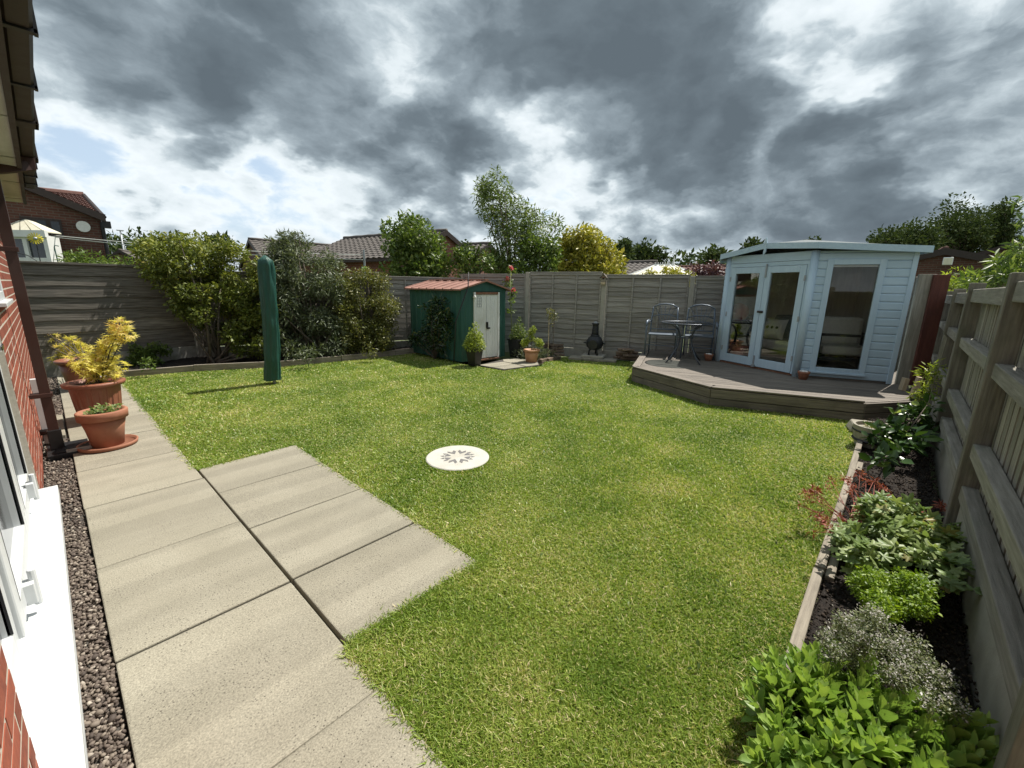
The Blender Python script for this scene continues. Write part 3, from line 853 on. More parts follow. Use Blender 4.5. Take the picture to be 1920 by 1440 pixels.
# waste pipe stub behind it
MB().tube([(.0, PY+.28, .12), (.07, PY+.28, .12), (.09, PY+.27, .08), (.09, PY+.2, .03)], .028, 10).build('waste_pipe', M['black'], house, smooth=True)
MB().box(.01, .06, PY+.30, PY+.36, .0, .62).build('pipe_boxing', M['upvc'], house, bevel=.003)

# patio door
pd = MB().box(-.12, -.055, DY0, DY0+.07, DZ0, DZ1).box(-.12, -.055, DY1-.07, DY1, DZ0, DZ1).box(-.12, -.055, DY0+.07, DY1-.07, DZ1-.07, DZ1).box(-.12, -.055, DY0+.07, DY1-.07, DZ0, DZ0+.07)
door = pd.build('patio_door', M['upvc'], house, bevel=.006)
MB().box(-.12, .078, DY0-.05, DY1-.002, DZ0-.035, DZ0-.002).box(.066, .078, DY0-.05, DY1-.002, DZ0-.075, DZ0-.034).build('sill', M['upvc'], door, bevel=.004)
def leaf(y0, y1, x0, x1, st):
    o = MB().box(x0, x1, y0, y0+st, DZ0+.075, DZ1-.075).box(x0, x1, y1-st, y1, DZ0+.075, DZ1-.075).box(x0, x1, y0+st, y1-st, DZ1-.075-st, DZ1-.075).box(x0, x1, y0+st, y1-st, DZ0+.075, DZ0+.075+st).build('sash', M['upvc'], door, bevel=.006)
    gk = MB()
    gx_ = x1+.001
    gk.box(x1-.012, gx_, y0+st-.006, y0+st, DZ0+.075+st, DZ1-.075-st).box(x1-.012, gx_, y1-st, y1-st+.006, DZ0+.075+st, DZ1-.075-st)
    gk.build('gasket', M['gasket'], o)
    MB().box(x0+.02, x0+.03, y0+st-.005, y1-st+.005, DZ0+.07+st, DZ1-.07-st).build('pane', M['dark_glass'], o)
    return o
l1 = leaf(DY0+.075, 2.17, -.10, -.045, .085)
l2 = leaf(2.18, 3.14, -.095, -.030, .10)
l3 = leaf(3.15, DY1-.075, -.095, -.030, .10)
for y, z in ((2.45, .26), (3.62, .30), (2.45, 1.2), (3.62, 1.2)):
    MB().box(-.032, .0, y-.03, y+.03, z-.045, z+.045).tube([(-.002, y+.012, z-.07), (-.002, y+.012, z+.09)], .013, 10).build('hinge', M['upvc'], door, bevel=.003)
MB().box(-.032, -.018, 3.175, 3.205, 1.03, 1.25).box(-.018, .03, 3.182, 3.198, 1.17, 1.19).box(.016, .036, 3.18, 3.31, 1.165, 1.192).build('handle', M['chrome'], door, bevel=.004)
# small far window
wn = MB().box(-.10, .006, WY0, WY0+.06, WZ0, WZ1).box(-.10, .006, WY1-.06, WY1, WZ0, WZ1).box(-.10, .006, WY0+.06, WY1-.06, WZ1-.06, WZ1).box(-.10, .006, WY0+.06, WY1-.06, WZ0, WZ0+.06)
win = wn.build('window', M['upvc'], house, bevel=.005)
MB().box(-.10, .045, WY0-.03, WY1+.03, WZ0-.028, WZ0-.002).build('sill', M['upvc'], win, bevel=.004)
MB().box(-.08, -.07, WY0+.055, WY1-.055, WZ0+.055, WZ1-.055).build('pane', M['dark_glass'], win)

# gulley at the foot of the downpipe
dr = thing('drain', 'black square drain gulley with grate at the foot of the downpipe', 'drain', (-.06, 5.46, 0))
MB().box(-.12, .12, -.20, .16, -.03, .016).build('surround', M['black'], dr, bevel=.006)
for k in range(9):
    MB().box(-.06, .15, -.165+k*.036, -.147+k*.036, .018, .028).build('bar', M['iron'], dr)
MB().box(.0, .16, -.2, -.17, .018, .04).build('rim', M['concrete'], dr)

# ================================================================== FENCES
def wavy_board(L, h, th, seed, amp=.006, n=16):
    """a long thin board with an uneven lower edge, along +x, thickness in y"""
    r = random.Random(seed)
    vs, fs = [], []
    p1, p2 = r.uniform(0, 6), r.uniform(0, 6)
    for i in range(n+1):
        x = L*i/n
        lo = amp*(math.sin(x*5+p1)+.6*math.sin(x*11+p2))
        hi = .4*amp*math.sin(x*4+p2)
        for (y, z) in ((0, lo), (th, lo), (th*.5, h+hi), (0, h+hi)):
            vs.append((x, y, z))
    for i in range(n):
        for k in range(4):
            fs.append((i*4+k, (i+1)*4+k, (i+1)*4+(k+1) % 4, i*4+(k+1) % 4))
    fs.append((3, 2, 1, 0)); fs.append((n*4, n*4+1, n*4+2, n*4+3))
    mb = MB(); mb.add(vs, fs)
    return mb.mesh('board')

def fence_frame(a, b):
    d = Vector((b[0]-a[0], b[1]-a[1])); return d.length, math.atan2(d.y, d.x)

def lap_panel(parent, x0, L, z0, z1, boards, m, rnd_amp=.006, battens=(.33, .67), lap=.022, face=-1, cap=True):
    """overlapping horizontal boards between x0 and x0+L; face -1: seen from local -y"""
    n = boards; st = (z1-z0)/n
    mes = [wavy_board(L-.02, st+.03, .014, s*7+int(x0*10), rnd_amp) for s in range(4)]
    for me in mes: me.materials.append(m)
    for k in range(n):
        o = link('board', mes[(k*3+k//2) % 4], None, parent, (x0+.01, -.024+random.uniform(-.003, .003), z0+k*st-.012), (R(face*7.5)+random.uniform(-.02, .02), random.uniform(-.004, .004), 0))
    # frame: end battens, mid battens, cap
    for fr in (0.0, 1.0)+tuple(battens):
        xx = x0+.018+fr*(L-.036)
        o = MB().box(-.018, .018, -.043, -.024, z0, z1).build('batten', m, parent, bevel=.003, loc=(xx, 0, 0))
    if cap:
        MB().box(x0, x0+L, -.05, .03, z1-.004, z1+.022).build('cap', m, parent, bevel=.004)
        MB().box(x0+.01, x0+L-.01, -.045, -.026, z1-.055, z1-.008).build('top_rail', m, parent, bevel=.003)

# ---- left boundary: three straight runs behind the hedge
FA, FB, FC, FD = (-.26, 10.16), (1.96, 10.22), (5.2, 8.92), (7.34, 8.22)
def concrete_post(parent, x, h, w=.1, m='concrete', d=.1):
    return MB().box(x-w/2, x+w/2, -d/2-.01, d/2, -.1, h).build('post', M[m], parent, bevel=.008)
L, rz = fence_frame(FA, FB)
fl = thing('board_fence', 'dark weathered horizontal board fence behind the potted maples', 'fence', (*FA, 0), rz)
MB().box(.06, L-.05, -.03, .03, -.05, .29).build('gravel_board', M['concrete'], fl, bevel=.006)
hs = [.30, .49, .68, .88, 1.07, 1.26, 1.44, 1.61]
for k, z in enumerate(hs):
    hgt = (hs[k+1] if k+1 < len(hs) else 1.77)-z
    me = wavy_board(L-.10, hgt+.025, .02, 40+k, .004); me.materials.append(M['wood_left'])
    link('board', me, None, fl, (.05, -.02+random.uniform(-.003, .003), z-.012), (R(-4.5), random.uniform(-.003, .003), 0))
MB().box(.03, L-.04, -.04, .03, 1.765, 1.80).build('cap', M['wood_left'], fl, bevel=.004)
concrete_post(fl, L, 1.8)
concrete_post(fl, 0.0, 1.8)
L, rz = fence_frame(FB, FC)
fm = thing('board_fence', 'brown board fence running behind the tall hedge', 'fence', (*FB, 0), rz)
for x0 in (.06, 1.78):
    lap_panel(fm, x0, 1.66, .28, 1.72, 8, M['wood_left'])
    MB().box(x0, x0+1.66, -.03, .02, -.05, .26).build('gravel_board', M['concrete'], fm, bevel=.006)
concrete_post(fm, 1.75, 1.75); concrete_post(fm, L, 1.8)
L, rz = fence_frame(FC, FD)
fs_ = thing('lap_fence', 'short pale grey lap fence panel between the hedge and the green shed', 'fence', (*FC, 0), rz)
lap_panel(fs_, .06, 1.75, .24, 1.70, 11, M['wood_lap'], .012)
lap_panel(fs_, 1.84, L-1.9, .24, 1.70, 11, M['wood_lap'], .012)
MB().box(.06, L, -.03, .02, -.05, .22).build('gravel_board', M['concrete'], fs_, bevel=.006)
concrete_post(fs_, .02, 1.74); concrete_post(fs_, 1.83, 1.74)

# ---- far boundary: grey lap panels between concrete posts
FU = Vector((.327, -.945)); FN = Vector((.945, .327)); FCN = 9.5
P0 = FN*FCN + FU*(-5.37)          # left end behind the shed
rzl = math.atan2(FU.y, FU.x)
s_at = lambda p: (Vector(p)-P0).dot(FU)
ff = thing('lap_fence', 'long grey lap panel fence with concrete posts behind the chimenea and bistro set', 'fence', (P0.x, P0.y, 0), rzl)
posts = [0.0]
base = s_at((7.87, 6.62))
posts = [base-1.78, base, base+1.785, base+3.56, base+5.3, base+7.1]
tops = [1.80, 1.845, 1.79, 1.765, 1.76]
for i, (a, b) in enumerate(zip(posts[:-1], posts[1:])):
    lap_panel(ff, a+.055, b-a-.11, .17, tops[i], 15, M['wood_lap'], .010)
    MB().box(a+.05, b-.05, -.03, .02, -.05, .16).build('gravel_board', M['concrete_pale'], ff, bevel=.006)
for i, a in enumerate(posts):
    MB().box(a-.048, a+.048, -.065, .05, -.1, [1.82, 1.86, 1.80, 1.78, 1.78, 1.78][i]).build('post', M['concrete_pale'], ff, bevel=.008)
BIRD = P0+FU*posts[2]-FN*.09

# ---- right boundary: rails on posts with vertical slats on both faces
RY = -.47
fr = thing('slat_fence', 'grey wooden rail and vertical slat fence along the right flower bed', 'fence', (0, RY, 0))
RP = [1.62, 3.62, 5.62, 7.2, 8.8, 10.4]
RH = [1.66, 1.62, 1.60, 1.56, 1.54, 1.52]
slat_me = MB().box(-.045, .045, -.009, .009, 0, 1.30).mesh('slat'); slat_me.materials.append(M['wood_slat'])
for i, (a, b) in enumerate(zip(RP[:-1], RP[1:])):
    top = (RH[i]+RH[i+1])/2-.06
    MB().box(a+.05, b-.05, -.045, .02, -.06, .29).build('gravel_board', M['concrete_pale'], fr, bevel=.012)
    for z, hh_ in ((.33, .085), (.60, .085), (1.08, .085), (top-.06, .11)):
        if z == .33 and i > 1: continue
        o = MB().box(-(b-a)/2+.045, (b-a)/2-.045, -.036, .036, -hh_/2, hh_/2).build('rail', M['wood_rail'], fr, bevel=.005, loc=((a+b)/2, .0, z), rot=(random.uniform(-.04, .04), random.uniform(-.004, .004), 0))
    x = a+.10
    k = 0
    while x < b-.06:
        link('slat', slat_me, None, fr, (x, -.05, .27+random.uniform(-.01, .01)), (0, random.uniform(-.012, .012), random.uniform(-.03, .03)), (1, 1, (top-.27)/1.30))
        x += .118; k += 1
for a, h in zip(RP, RH):
    MB().box(a-.042, a+.042, -.04, .062, -.1, h).build('post', M['wood_post'], fr, bevel=.006)
# boards on the far side close the gaps
back_me = MB().box(-.055, .055, -.008, .008, 0, 1.25).mesh('back_slat'); back_me.materials.append(M['wood_left'])
for i, (a, b) in enumerate(zip(RP[:-1], RP[1:])):
    x = a+.16
    while x < b-.06:
        link('back_slat', back_me, None, fr, (x, -.085, .27), (0, random.uniform(-.01, .01), 0))
        x += .118

# ---- birdhouse on the post
bh = thing('bird_box', 'small wooden bird box with pitched roof on the fence post above the chimenea', 'bird box', (BIRD.x, BIRD.y, 1.60), rzl)
MB().add([(-.05, -.05, 0), (.05, -.05, 0), (.05, .03, 0), (-.05, .03, 0), (-.05, -.05, .16), (.05, -.05, .16), (.05, .03, .16), (-.05, .03, .16), (0, -.05, .215), (0, .03, .215)],
         [(3, 2, 1, 0), (0, 1, 5, 8, 4), (2, 3, 7, 9, 6), (0, 4, 7, 3), (1, 2, 6, 5), (4, 8, 9, 7), (5, 6, 9, 8)]).build('box', M['wood_edge'], bh)
for s in (-1, 1):
    MB().add([(0, -.075, .228), (s*.078, -.075, .142), (s*.078, .035, .142), (0, .035, .228), (0, -.075, .214), (s*.078, -.075, .128), (s*.078, .035, .128), (0, .035, .214)], [(0, 1, 2, 3), (7, 6, 5, 4), (0, 4, 5, 1), (1, 5, 6, 2), (2, 6, 7, 3)]).build('roof_board', M['wood_deck'], bh)
MB().tube([(0, -.052, .125), (0, -.046, .125)], .022, 12).build('hole', M['black'], bh)
MB().box(-.048, .048, -.058, -.05, .0, .05).build('front_plate', M['wood_pale'], bh)
MB().box(-.035, .035, -.056, -.052, .14, .16).build('hood', M['rust'], bh)

# ================================================================== GREEN METAL SHED
srz = math.atan2(SHED_U.y, SHED_U.x)
shed = thing('garden_shed', 'small green metal shed with white doors and red roof by the fence', 'shed', (SHED_F.x, SHED_F.y, 0), srz)
EZ, RZ = 1.475, 1.635
def ribbed(mb, axis, a0, a1, c, z0, z1, pitch, depth, nrm):
    """vertical profiled sheet"""
    n = int(round((a1-a0)/pitch)); st = (a1-a0)/n
    pts = []
    for i in range(n):
        s = a0+i*st
        pts += [(s, 0), (s+st*.62, 0), (s+st*.68, depth), (s+st*.94, depth)]
    pts.append((a1, 0))
    vs = []
    for s, d_ in pts:
        for z in (z0, z1):
            vs.append((s, c+nrm*d_, z) if axis == 'x' else (c+nrm*d_, s, z))
    fs = [(2*i, 2*i+2, 2*i+3, 2*i+1) for i in range(len(pts)-1)]
    mb.add(vs, fs)
    return mb
ribbed(MB(), 'y', 0, SHED_D, 0, .02, EZ, .19, .012, -1).build('side_wall', M['green_metal'], shed)
ribbed(MB(), 'y', 0, SHED_D, SHED_W, .02, EZ, .19, .012, 1).build('side_wall', M['green_metal'], shed)
ribbed(MB(), 'x', 0, SHED_W, SHED_D, .02, EZ, .19, .012, 1).build('back_wall', M['green_metal'], shed)
DX0, DX1 = .33, .98
ribbed(MB(), 'x', 0, DX0-.02, 0, .02, EZ, .125, .010, -1).build('front_panel', M['green_metal'], shed)
ribbed(MB(), 'x', DX1+.02, SHED_W, 0, .02, EZ, .0866, .010, -1).build('front_panel', M['green_metal'], shed)
MB().add([(-.0, -.012, EZ-.06), (SHED_W, -.012, EZ-.06), (SHED_W, -.012, EZ), (SHED_W/2, -.012, RZ-.015), (0, -.012, EZ), (0, .0, EZ-.06), (SHED_W, 0, EZ-.06), (SHED_W, 0, EZ), (SHED_W/2, 0, RZ-.015), (0, 0, EZ)],
         [(0, 1, 2, 3, 4), (9, 8, 7, 6, 5), (0, 5, 6, 1)]).build('gable', M['green_metal'], shed)
fr_ = MB().box(DX0-.025, DX0+.02, -.035, .0, .03, EZ-.07).box(DX1-.02, DX1+.025, -.035, 0, .03, EZ-.07).build('door_frame', M['shed_white'], shed, bevel=.003)
MB().box(DX0+.02, DX1-.02, -.034, .0, EZ-.115, EZ-.07).build('lintel', M['rust'], shed)
mid = (DX0+DX1)/2
for a, b in ((DX0+.022, mid-.003), (mid+.003, DX1-.022)):
    dmb = MB(); ribbed(dmb, 'x', a, b, -.012, .05, EZ-.12, .06, .005, -1)
    dr_ = dmb.build('door', M['shed_white'], shed)
    if a < mid-.1:
        for k in range(3):
            MB().box(a+.045+k*.055, a+.051+k*.055, -.021, -.019, 1.11, 1.29).build('print_line', M['steel'], dr_)
        for k in range(4):
            MB().box(a+.046, a+.16, -.0225, -.0195, 1.11+k*.058, 1.115+k*.058).build('print_line', M['steel'], dr_)
        MB().tube([(a+.048+.055*(1-math.cos(t)), -.021, 1.285+.05*math.sin(t)) for t in np.linspace(0, math.pi, 9)], .003, 5).build('print_line', M['steel'], dr_)
MB().box(mid-.025, mid+.018, -.05, -.018, .68, .80).box(mid-.02, mid+.065, -.055, -.035, .655, .69).build('lock', M['black'], shed, bevel=.004)
MB().box(DX0-.02, DX1+.02, -.05, .01, .0, .028).build('threshold', M['rust'], shed)
MB().lathe([(.001, 0), (.03, .012), (.035, .035), (.022, .06), (.01, .085)], 10, (DX0-.035, -.06, EZ-.20)).build('lamp', M['white_stone'], shed, smooth=True)
for s in (0, 1):
    x0, x1 = (-.09, SHED_W/2) if s == 0 else (SHED_W+.09, SHED_W/2)
    z0_, z1_ = EZ-.015, RZ
    rm = MB()
    n = 7; w = (SHED_D+.16)/n
    for k in range(n):
        y0 = -.08+k*w
        o = MB().add([(x0, y0, z0_), (x0, y0+w-.03, z0_), (x1, y0+w-.03, z1_), (x1, y0, z1_),
                      (x0, y0+w-.03, z0_+.0), (x0, y0+w-.022, z0_+.022), (x0, y0+w-.006, z0_+.022), (x0, y0+w, z0_), (x1, y0+w-.03, z1_), (x1, y0+w-.022, z1_+.022), (x1, y0+w-.006, z1_+.022), (x1, y0+w, z1_)],
                     [(0, 1, 2, 3), (4, 5, 9, 8), (5, 6, 10, 9), (6, 7, 11, 10)]).build('roof_sheet', M['shed_roof'], shed)
    MB().box(min(x0, x0+.02*(1-2*s)), max(x0, x0+.02*(1-2*s)), -.085, SHED_D+.085, z0_-.03, z0_-.002).build('eaves_trim', M['rust'], shed)
for s in (0, 1):
    x0 = -.095 if s == 0 else SHED_W+.095
    MB().add([(x0, -.088, EZ-.04), (x0, -.088, EZ-.012), (SHED_W/2, -.088, RZ+.012), (SHED_W/2, -.088, RZ-.02), (x0, -.08, EZ-.04), (x0, -.08, EZ-.012), (SHED_W/2, -.08, RZ+.012), (SHED_W/2, -.08, RZ-.02)],
             [(0, 1, 2, 3), (7, 6, 5, 4), (1, 5, 6, 2), (0, 3, 7, 4)]).build('verge', M['rust'], shed)
for k in range(8):
    MB().box(SHED_W/2-.05, SHED_W/2+.05, -.08+k*.25, .15+k*.25, RZ+.012, RZ+.028).build('ridge_cap', M['rust'], shed, bevel=.004)

# paving in front of the shed
ap = thing('shed_apron', None, None, (0, 0, 0), kind='structure')
pa = [(5.60, 5.99), (5.62, 5.32), (6.48, 5.15), (6.90, 5.55), (6.72, 6.03), (6.40, 6.12)]
MB().prism(pa, -.04, .004).build('bedding', M['sand'], ap)
for k, poly in enumerate(([(5.61, 5.98), (5.63, 5.68), (6.20, 5.58), (6.22, 5.90)], [(5.63, 5.66), (5.64, 5.33), (6.14, 5.24), (6.19, 5.56)], [(6.21, 5.55), (6.17, 5.23), (6.47, 5.17), (6.80, 5.48)], [(6.23, 5.90), (6.22, 5.58), (6.82, 5.50), (6.70, 6.0), (6.40, 6.08)])):
    MB().prism(poly, -.03, .012+.002*k).build('slab', M['slab'], ap, bevel=.004)

# thin dark prop leaning against the shed
a = SHED_F+SHED_U*.10-SHED_V*.08; b = SHED_F-SHED_U*.45+SHED_V*.05
MB().tube([(a.x+.03, a.y, 1.78), (a.x, a.y-.02, 1.5), ((a.x*.55+b.x*.45), (a.y*.55+b.y*.45), .85), (b.x+.30, b.y, .02)], [.008, .011, .012, .012], 8).build('clothes_prop', M['iron'], smooth=True, label='thin dark pole leaning against the front corner of the green shed', cat='pole')

# ================================================================== DECK
deck = thing('deck', 'low weathered timber deck in front of the blue summerhouse', 'deck', (0, 0, 0))
DZ = .23
du, dn = FU, FN
cs = [dn.x*x+dn.y*y for x, y in DECK]
bw = .125
c = min(cs)-.02
while c < max(cs):
    poly = clip_half(clip_half(DECK, (dn.x, dn.y), c+bw-.006), (-dn.x, -dn.y), -c)
    if len(poly) >= 3:
        ps = [((x*du.x+y*du.y), (x*dn.x+y*dn.y)) for x, y in poly]
        o = MB().prism(ps, DZ-.028, DZ+random.uniform(-.0015, .0015)).build('deck_board', M['wood_deck'], deck, bevel=.004)
        o.rotation_euler = (0, 0, math.atan2(du.y, du.x))
        # ps is in the (du, dn) frame: dn lies 90 degrees anticlockwise of du
    c += bw
def skirt(a, b, z0, z1, th=.03, off=.0, name='fascia_board'):
    d = Vector((b[0]-a[0], b[1]-a[1])); L = d.length
    o = MB().box(-.006, L+.006, -th, 0, z0, z1).build(name, M['wood_deck'], deck, bevel=.004, loc=(a[0], a[1], 0), rot=(0, 0, math.atan2(d.y, d.x)))
    return o
KP = [(8.3, 3.82), (6.50, 3.15), (5.86, 1.71), (6.40, 0.16), (6.95, -.24)]
for a, b in zip(KP[:-1], KP[1:]):
    skirt(a, b, -.04, .095, .028); skirt(a, b, .103, .222, .032)
for a, b in zip(KP[:2], KP[1:3]):
    d = (Vector(b)-Vector(a)).normalized()
for a, b in (((8.3, 3.82), (6.50, 3.15)), ((6.50, 3.15), (5.86, 1.71)), ((5.86, 1.71), (6.40, .16))):
    d = Vector((b[0]-a[0], b[1]-a[1])); L = d.length
    MB().box(0.0, L, -.036, .085, DZ+.003, DZ+.024).build('border_board', M['wood_deck'], deck, bevel=.005, loc=(a[0], a[1], 0), rot=(0, 0, math.atan2(d.y, d.x)))
MB().prism([(x*.985+.11, y*.97+.04) for x, y in DECK], -.02, .19).build('underframe', M['sand'], deck)

# ================================================================== SUMMERHOUSE
SA, SB, SCc = Vector((8.28, 2.37)), Vector((7.64, 1.05)), Vector((8.00, -.02))
ed = Vector((.943, .333)).normalized()
SE = SA+ed*.80
tt = (SE-SCc).dot(ed); SD = SCc+ed*tt
SBASE = DZ+.03
sh = thing('summerhouse', 'pale blue painted wooden corner summerhouse with glazed double doors', 'summerhouse', (SA.x, SA.y, 0))
def zwall(p):      # top of wall
    return 2.07
class Wall:
    """local frame of a wall: x along it, y outward, z up"""
    def __init__(s, a, b):
        s.a, s.b = a, b; s.d = (b-a).normalized(); s.L = (b-a).length
        s.out = Vector((s.d.y, -s.d.x)); s.rz = math.atan2(s.d.y, s.d.x)
        s.loc = (a.x-SA.x, a.y-SA.y, 0)
    def put(s, name, m, x0, x1, y0, y1, z0, z1, bevel=.003, parent=None, mb=None):
        # y measured outwards; in the rotated frame outward is -y
        mb = mb or MB().box(x0, x1, -y1, -y0, z0, z1)
        if parent is None or parent is sh:
            return mb.build(name, m, sh, bevel=bevel, loc=s.loc, rot=(0, 0, s.rz))
        return mb.build(name, m, parent, bevel=bevel)
WF = Wall(SA, SB); WR = Wall(SB, SCc); WBR = Wall(SCc, SD); WBL = Wall(SD, SE); WL = Wall(SE, SA)
def clad(w, openings, z0=SBASE, z1=2.08, step=.112):
    z = z0
    while z < z1-.02:
        zt = min(z+step, z1)
        segs = [(0.0, w.L)]
        for (a, b, za, zb) in openings:
            if zt > za+.03 and z < zb-.03:
                ns = []
                for s0, s1 in segs:
                    if s1 <= a or s0 >= b: ns.append((s0, s1))
                    else:
                        if s0 < a-.01: ns.append((s0, a))
                        if s1 > b+.01: ns.append((b, s1))
                segs = ns
        for s0, s1 in segs:
            mb = MB()
            # board: proud at the top third, rebated at its lower edge
            mb.add([(s0, 0, z), (s1, 0, z), (s0, -.012, z+.002), (s1, -.012, z+.002), (s0, -.018, z+.014), (s1, -.018, z+.014), (s0, -.018, zt-.016), (s1, -.018, zt-.016), (s0, -.010, zt-.004), (s1, -.010, zt-.004), (s0, 0, zt), (s1, 0, zt)],
                   [(0, 1, 3, 2), (2, 3, 5, 4), (4, 5, 7, 6), (6, 7, 9, 8), (8, 9, 11, 10), (10, 11, 1, 0), (0, 2, 4, 6, 8, 10), (1, 11, 9, 7, 5, 3)])
            mb.build('cladding_board', M['blue'], sh, loc=w.loc, rot=(0, 0, w.rz))
        z += step
WX0, WX1, WZa, WZb = .185, .80, .36, 1.93
clad(WR, [(WX0, WX1, WZa, WZb)])
clad(WL, []); clad(WBR, []); clad(WBL, [])
# inner lining of the solid walls
for w in (WL, WBR, WBL):
    w.put('lining', M['lining'], 0.02, w.L-.02, -.03, -.01, SBASE, 2.05, 0)
for x0, x1, z0, z1 in ((.02, WX0, SBASE, 2.05), (WX1, WR.L-.02, SBASE, 2.05), (WX0, WX1, SBASE, WZa), (WX0, WX1, WZb, 2.05)):
    WR.put('lining', M['lining'], x0, x1, -.03, -.01, z0, z1, 0)
# right window
wf = WR.put('window', M['blue_v'], 0, 0, 0, 0, 0, 0, .004, mb=MB().box(WX0-.03, WX0+.045, -.035, .02, WZa-.03, WZb+.03).box(WX1-.045, WX1+.03, -.035, .02, WZa-.03, WZb+.03).box(WX0+.045, WX1-.045, -.035, .02, WZb-.045, WZb+.03).box(WX0+.045, WX1-.045, -.035, .02, WZa-.03, WZa+.045))
MB().box(WX0+.04, WX1-.04, -.006, -.001, WZa+.04, WZb-.04).build('pane', M['glass'], wf)
MB().box(WX0-.04, WX1+.04, -.06, -.036, WZa-.045, WZa-.02).build('sill', M['blue_v'], wf, bevel=.003)
MB().box(WX0+.05, WX1-.05, .0, .012, WZb-.075, WZb-.048).build('blind_rail', M['white_paint'], wf)
# front: header, jambs, two doors
FLn = WF.L
MB_h = [('header_board', 1.96, 2.085), ('header_board', 1.895, 1.955)]
for nm, z0, z1 in MB_h:
    WF.put(nm, M['blue'], 0.0, FLn, 0, .02, z0, z1, .003)
WF.put('sole_plate', M['rust'], 0.02, FLn-.02, -.05, .012, DZ+.002, SBASE, .002)
WR.put('sole_plate', M['wood_deck'], 0.02, WR.L-.02, -.05, .004, DZ+.002, SBASE, .002)
for x0, x1 in ((0, .075), (FLn-.075, FLn)):
    WF.put('jamb', M['blue_v'], x0, x1, -.04, .022, SBASE, 1.895, .004)
# rounded corner posts
for P_, nm in ((SB, 'corner_post'), (SA, 'corner_post')):
    MB().tube([(P_.x-SA.x, P_.y-SA.y, DZ+.004), (P_.x-SA.x, P_.y-SA.y, 2.085)], .052, 14).build(nm, M['blue_v'], sh, smooth=True)
MB().box(-.03, .03, -.03, .03, DZ+.004, 2.07).build('corner_post', M['blue_v'], sh, loc=(SCc.x-SA.x, SCc.y-SA.y, 0), rot=(0, 0, WR.rz), bevel=.004)
dm = FLn/2-.005
def sh_door(x0, x1, hinge_left):
    st_ = .095
    d = WF.put('door', M['blue_v'], 0, 0, 0, 0, 0, 0, .004, mb=MB().box(x0, x0+st_, -.030, .012, SBASE+.01, 1.89).box(x1-st_, x1, -.030, .012, SBASE+.01, 1.89).box(x0+st_, x1-st_, -.030, .012, 1.79, 1.89).box(x0+st_, x1-st_, -.030, .012, SBASE+.01, SBASE+.145))
    MB().box(x0+st_-.004, x1-st_+.004, -.004, .001, SBASE+.14, 1.795).build('pane', M['glass'], d)
    if not hinge_left:
        MB().box(x0+.012, x0+.03, -.052, -.030, 1.72, 1.93).build('bolt', M['steel'], d)
        MB().box(x0+.0, x0+.05, -.06, -.030, DZ+.03, DZ+.07).box(x0+.012, x0+.03, -.045, -.030, DZ+.05, DZ+.22).build('bolt', M['steel'], d)
        MB().box(x0-.04, x0+.06, -.044, -.030, 1.155, 1.19).tube([(x0-.03, -.05, 1.172), (x0+.05, -.05, 1.172)], .014, 8).build('handle', M['brown_dark'], d, bevel=.003)
    for z in (.5, 1.1, 1.7):
        hx = x0 if hinge_left else x1
        MB().box(hx-.012, hx+.012, -.036, -.030, z-.04, z+.04).build('hinge', M['steel'], d)
    return d
sh_door(.08, dm-.003, True); sh_door(dm+.003, FLn-.08, False)
# floor
MB().prism([(p.x-SA.x, p.y-SA.y) for p in (SA, SB, SCc, SD, SE)], DZ+.004, SBASE).build('floor', M['wood_deck'], sh)
# roof with shallow peak over the doors, overhanging fascias
cen = (SA+SB+SCc+SD+SE)/5
def over(p, k=.145): return p+(p-cen).normalized()*k
oA, oB, oC, oD, oE = [over(p) for p in (SA, SB, SCc, SD, SE)]
oF = (oA+oB)/2
rp = [(oA, 2.115), (oF, 2.235), (oB, 2.175), (oC, 2.10), (oD, 2.10), (oE, 2.10)]
rv = [(p.x-SA.x, p.y-SA.y, z) for p, z in rp]
cz = (cen.x-SA.x, cen.y-SA.y, 2.33)
n = len(rv)
MB().add(rv+[cz]+[(x, y, z-.03) for x, y, z in rv]+[(cz[0], cz[1], 2.27)], [(i, (i+1) % n, n) for i in range(n)]+[(n+1+(i+1) % n, n+1+i, 2*n+1) for i in range(n)]+[(i, n+1+i, n+1+(i+1) % n, (i+1) % n) for i in range(n)]).build('roof', M['felt'], sh)
for i in range(n):
    a, b = rv[i], rv[(i+1) % n]
    d = Vector((b[0]-a[0], b[1]-a[1], 0)).normalized(); o_ = Vector((d.y, -d.x, 0))*(.022)
    if (Vector((a[0], a[1], 0))+o_-Vector((cz[0], cz[1], 0))).length < (Vector((a[0], a[1], 0))-Vector((cz[0], cz[1], 0))).length: o_ = -o_
    hgt = .085
    vs = []
    for p in (a, b):
        e = d*(-.008 if p is a else .008)
        for off in (Vector((0, 0, 0)), o_):
            vs += [Vector(p)+e+off+Vector((0, 0, .012)), Vector(p)+e+off+Vector((0, 0, .012-hgt))]
    MB().add(vs, [(0, 2, 3, 1), (4, 5, 7, 6), (0, 4, 6, 2), (1, 3, 7, 5), (2, 6, 7, 3), (0, 1, 5, 4)]).build('fascia', M['blue'], sh)
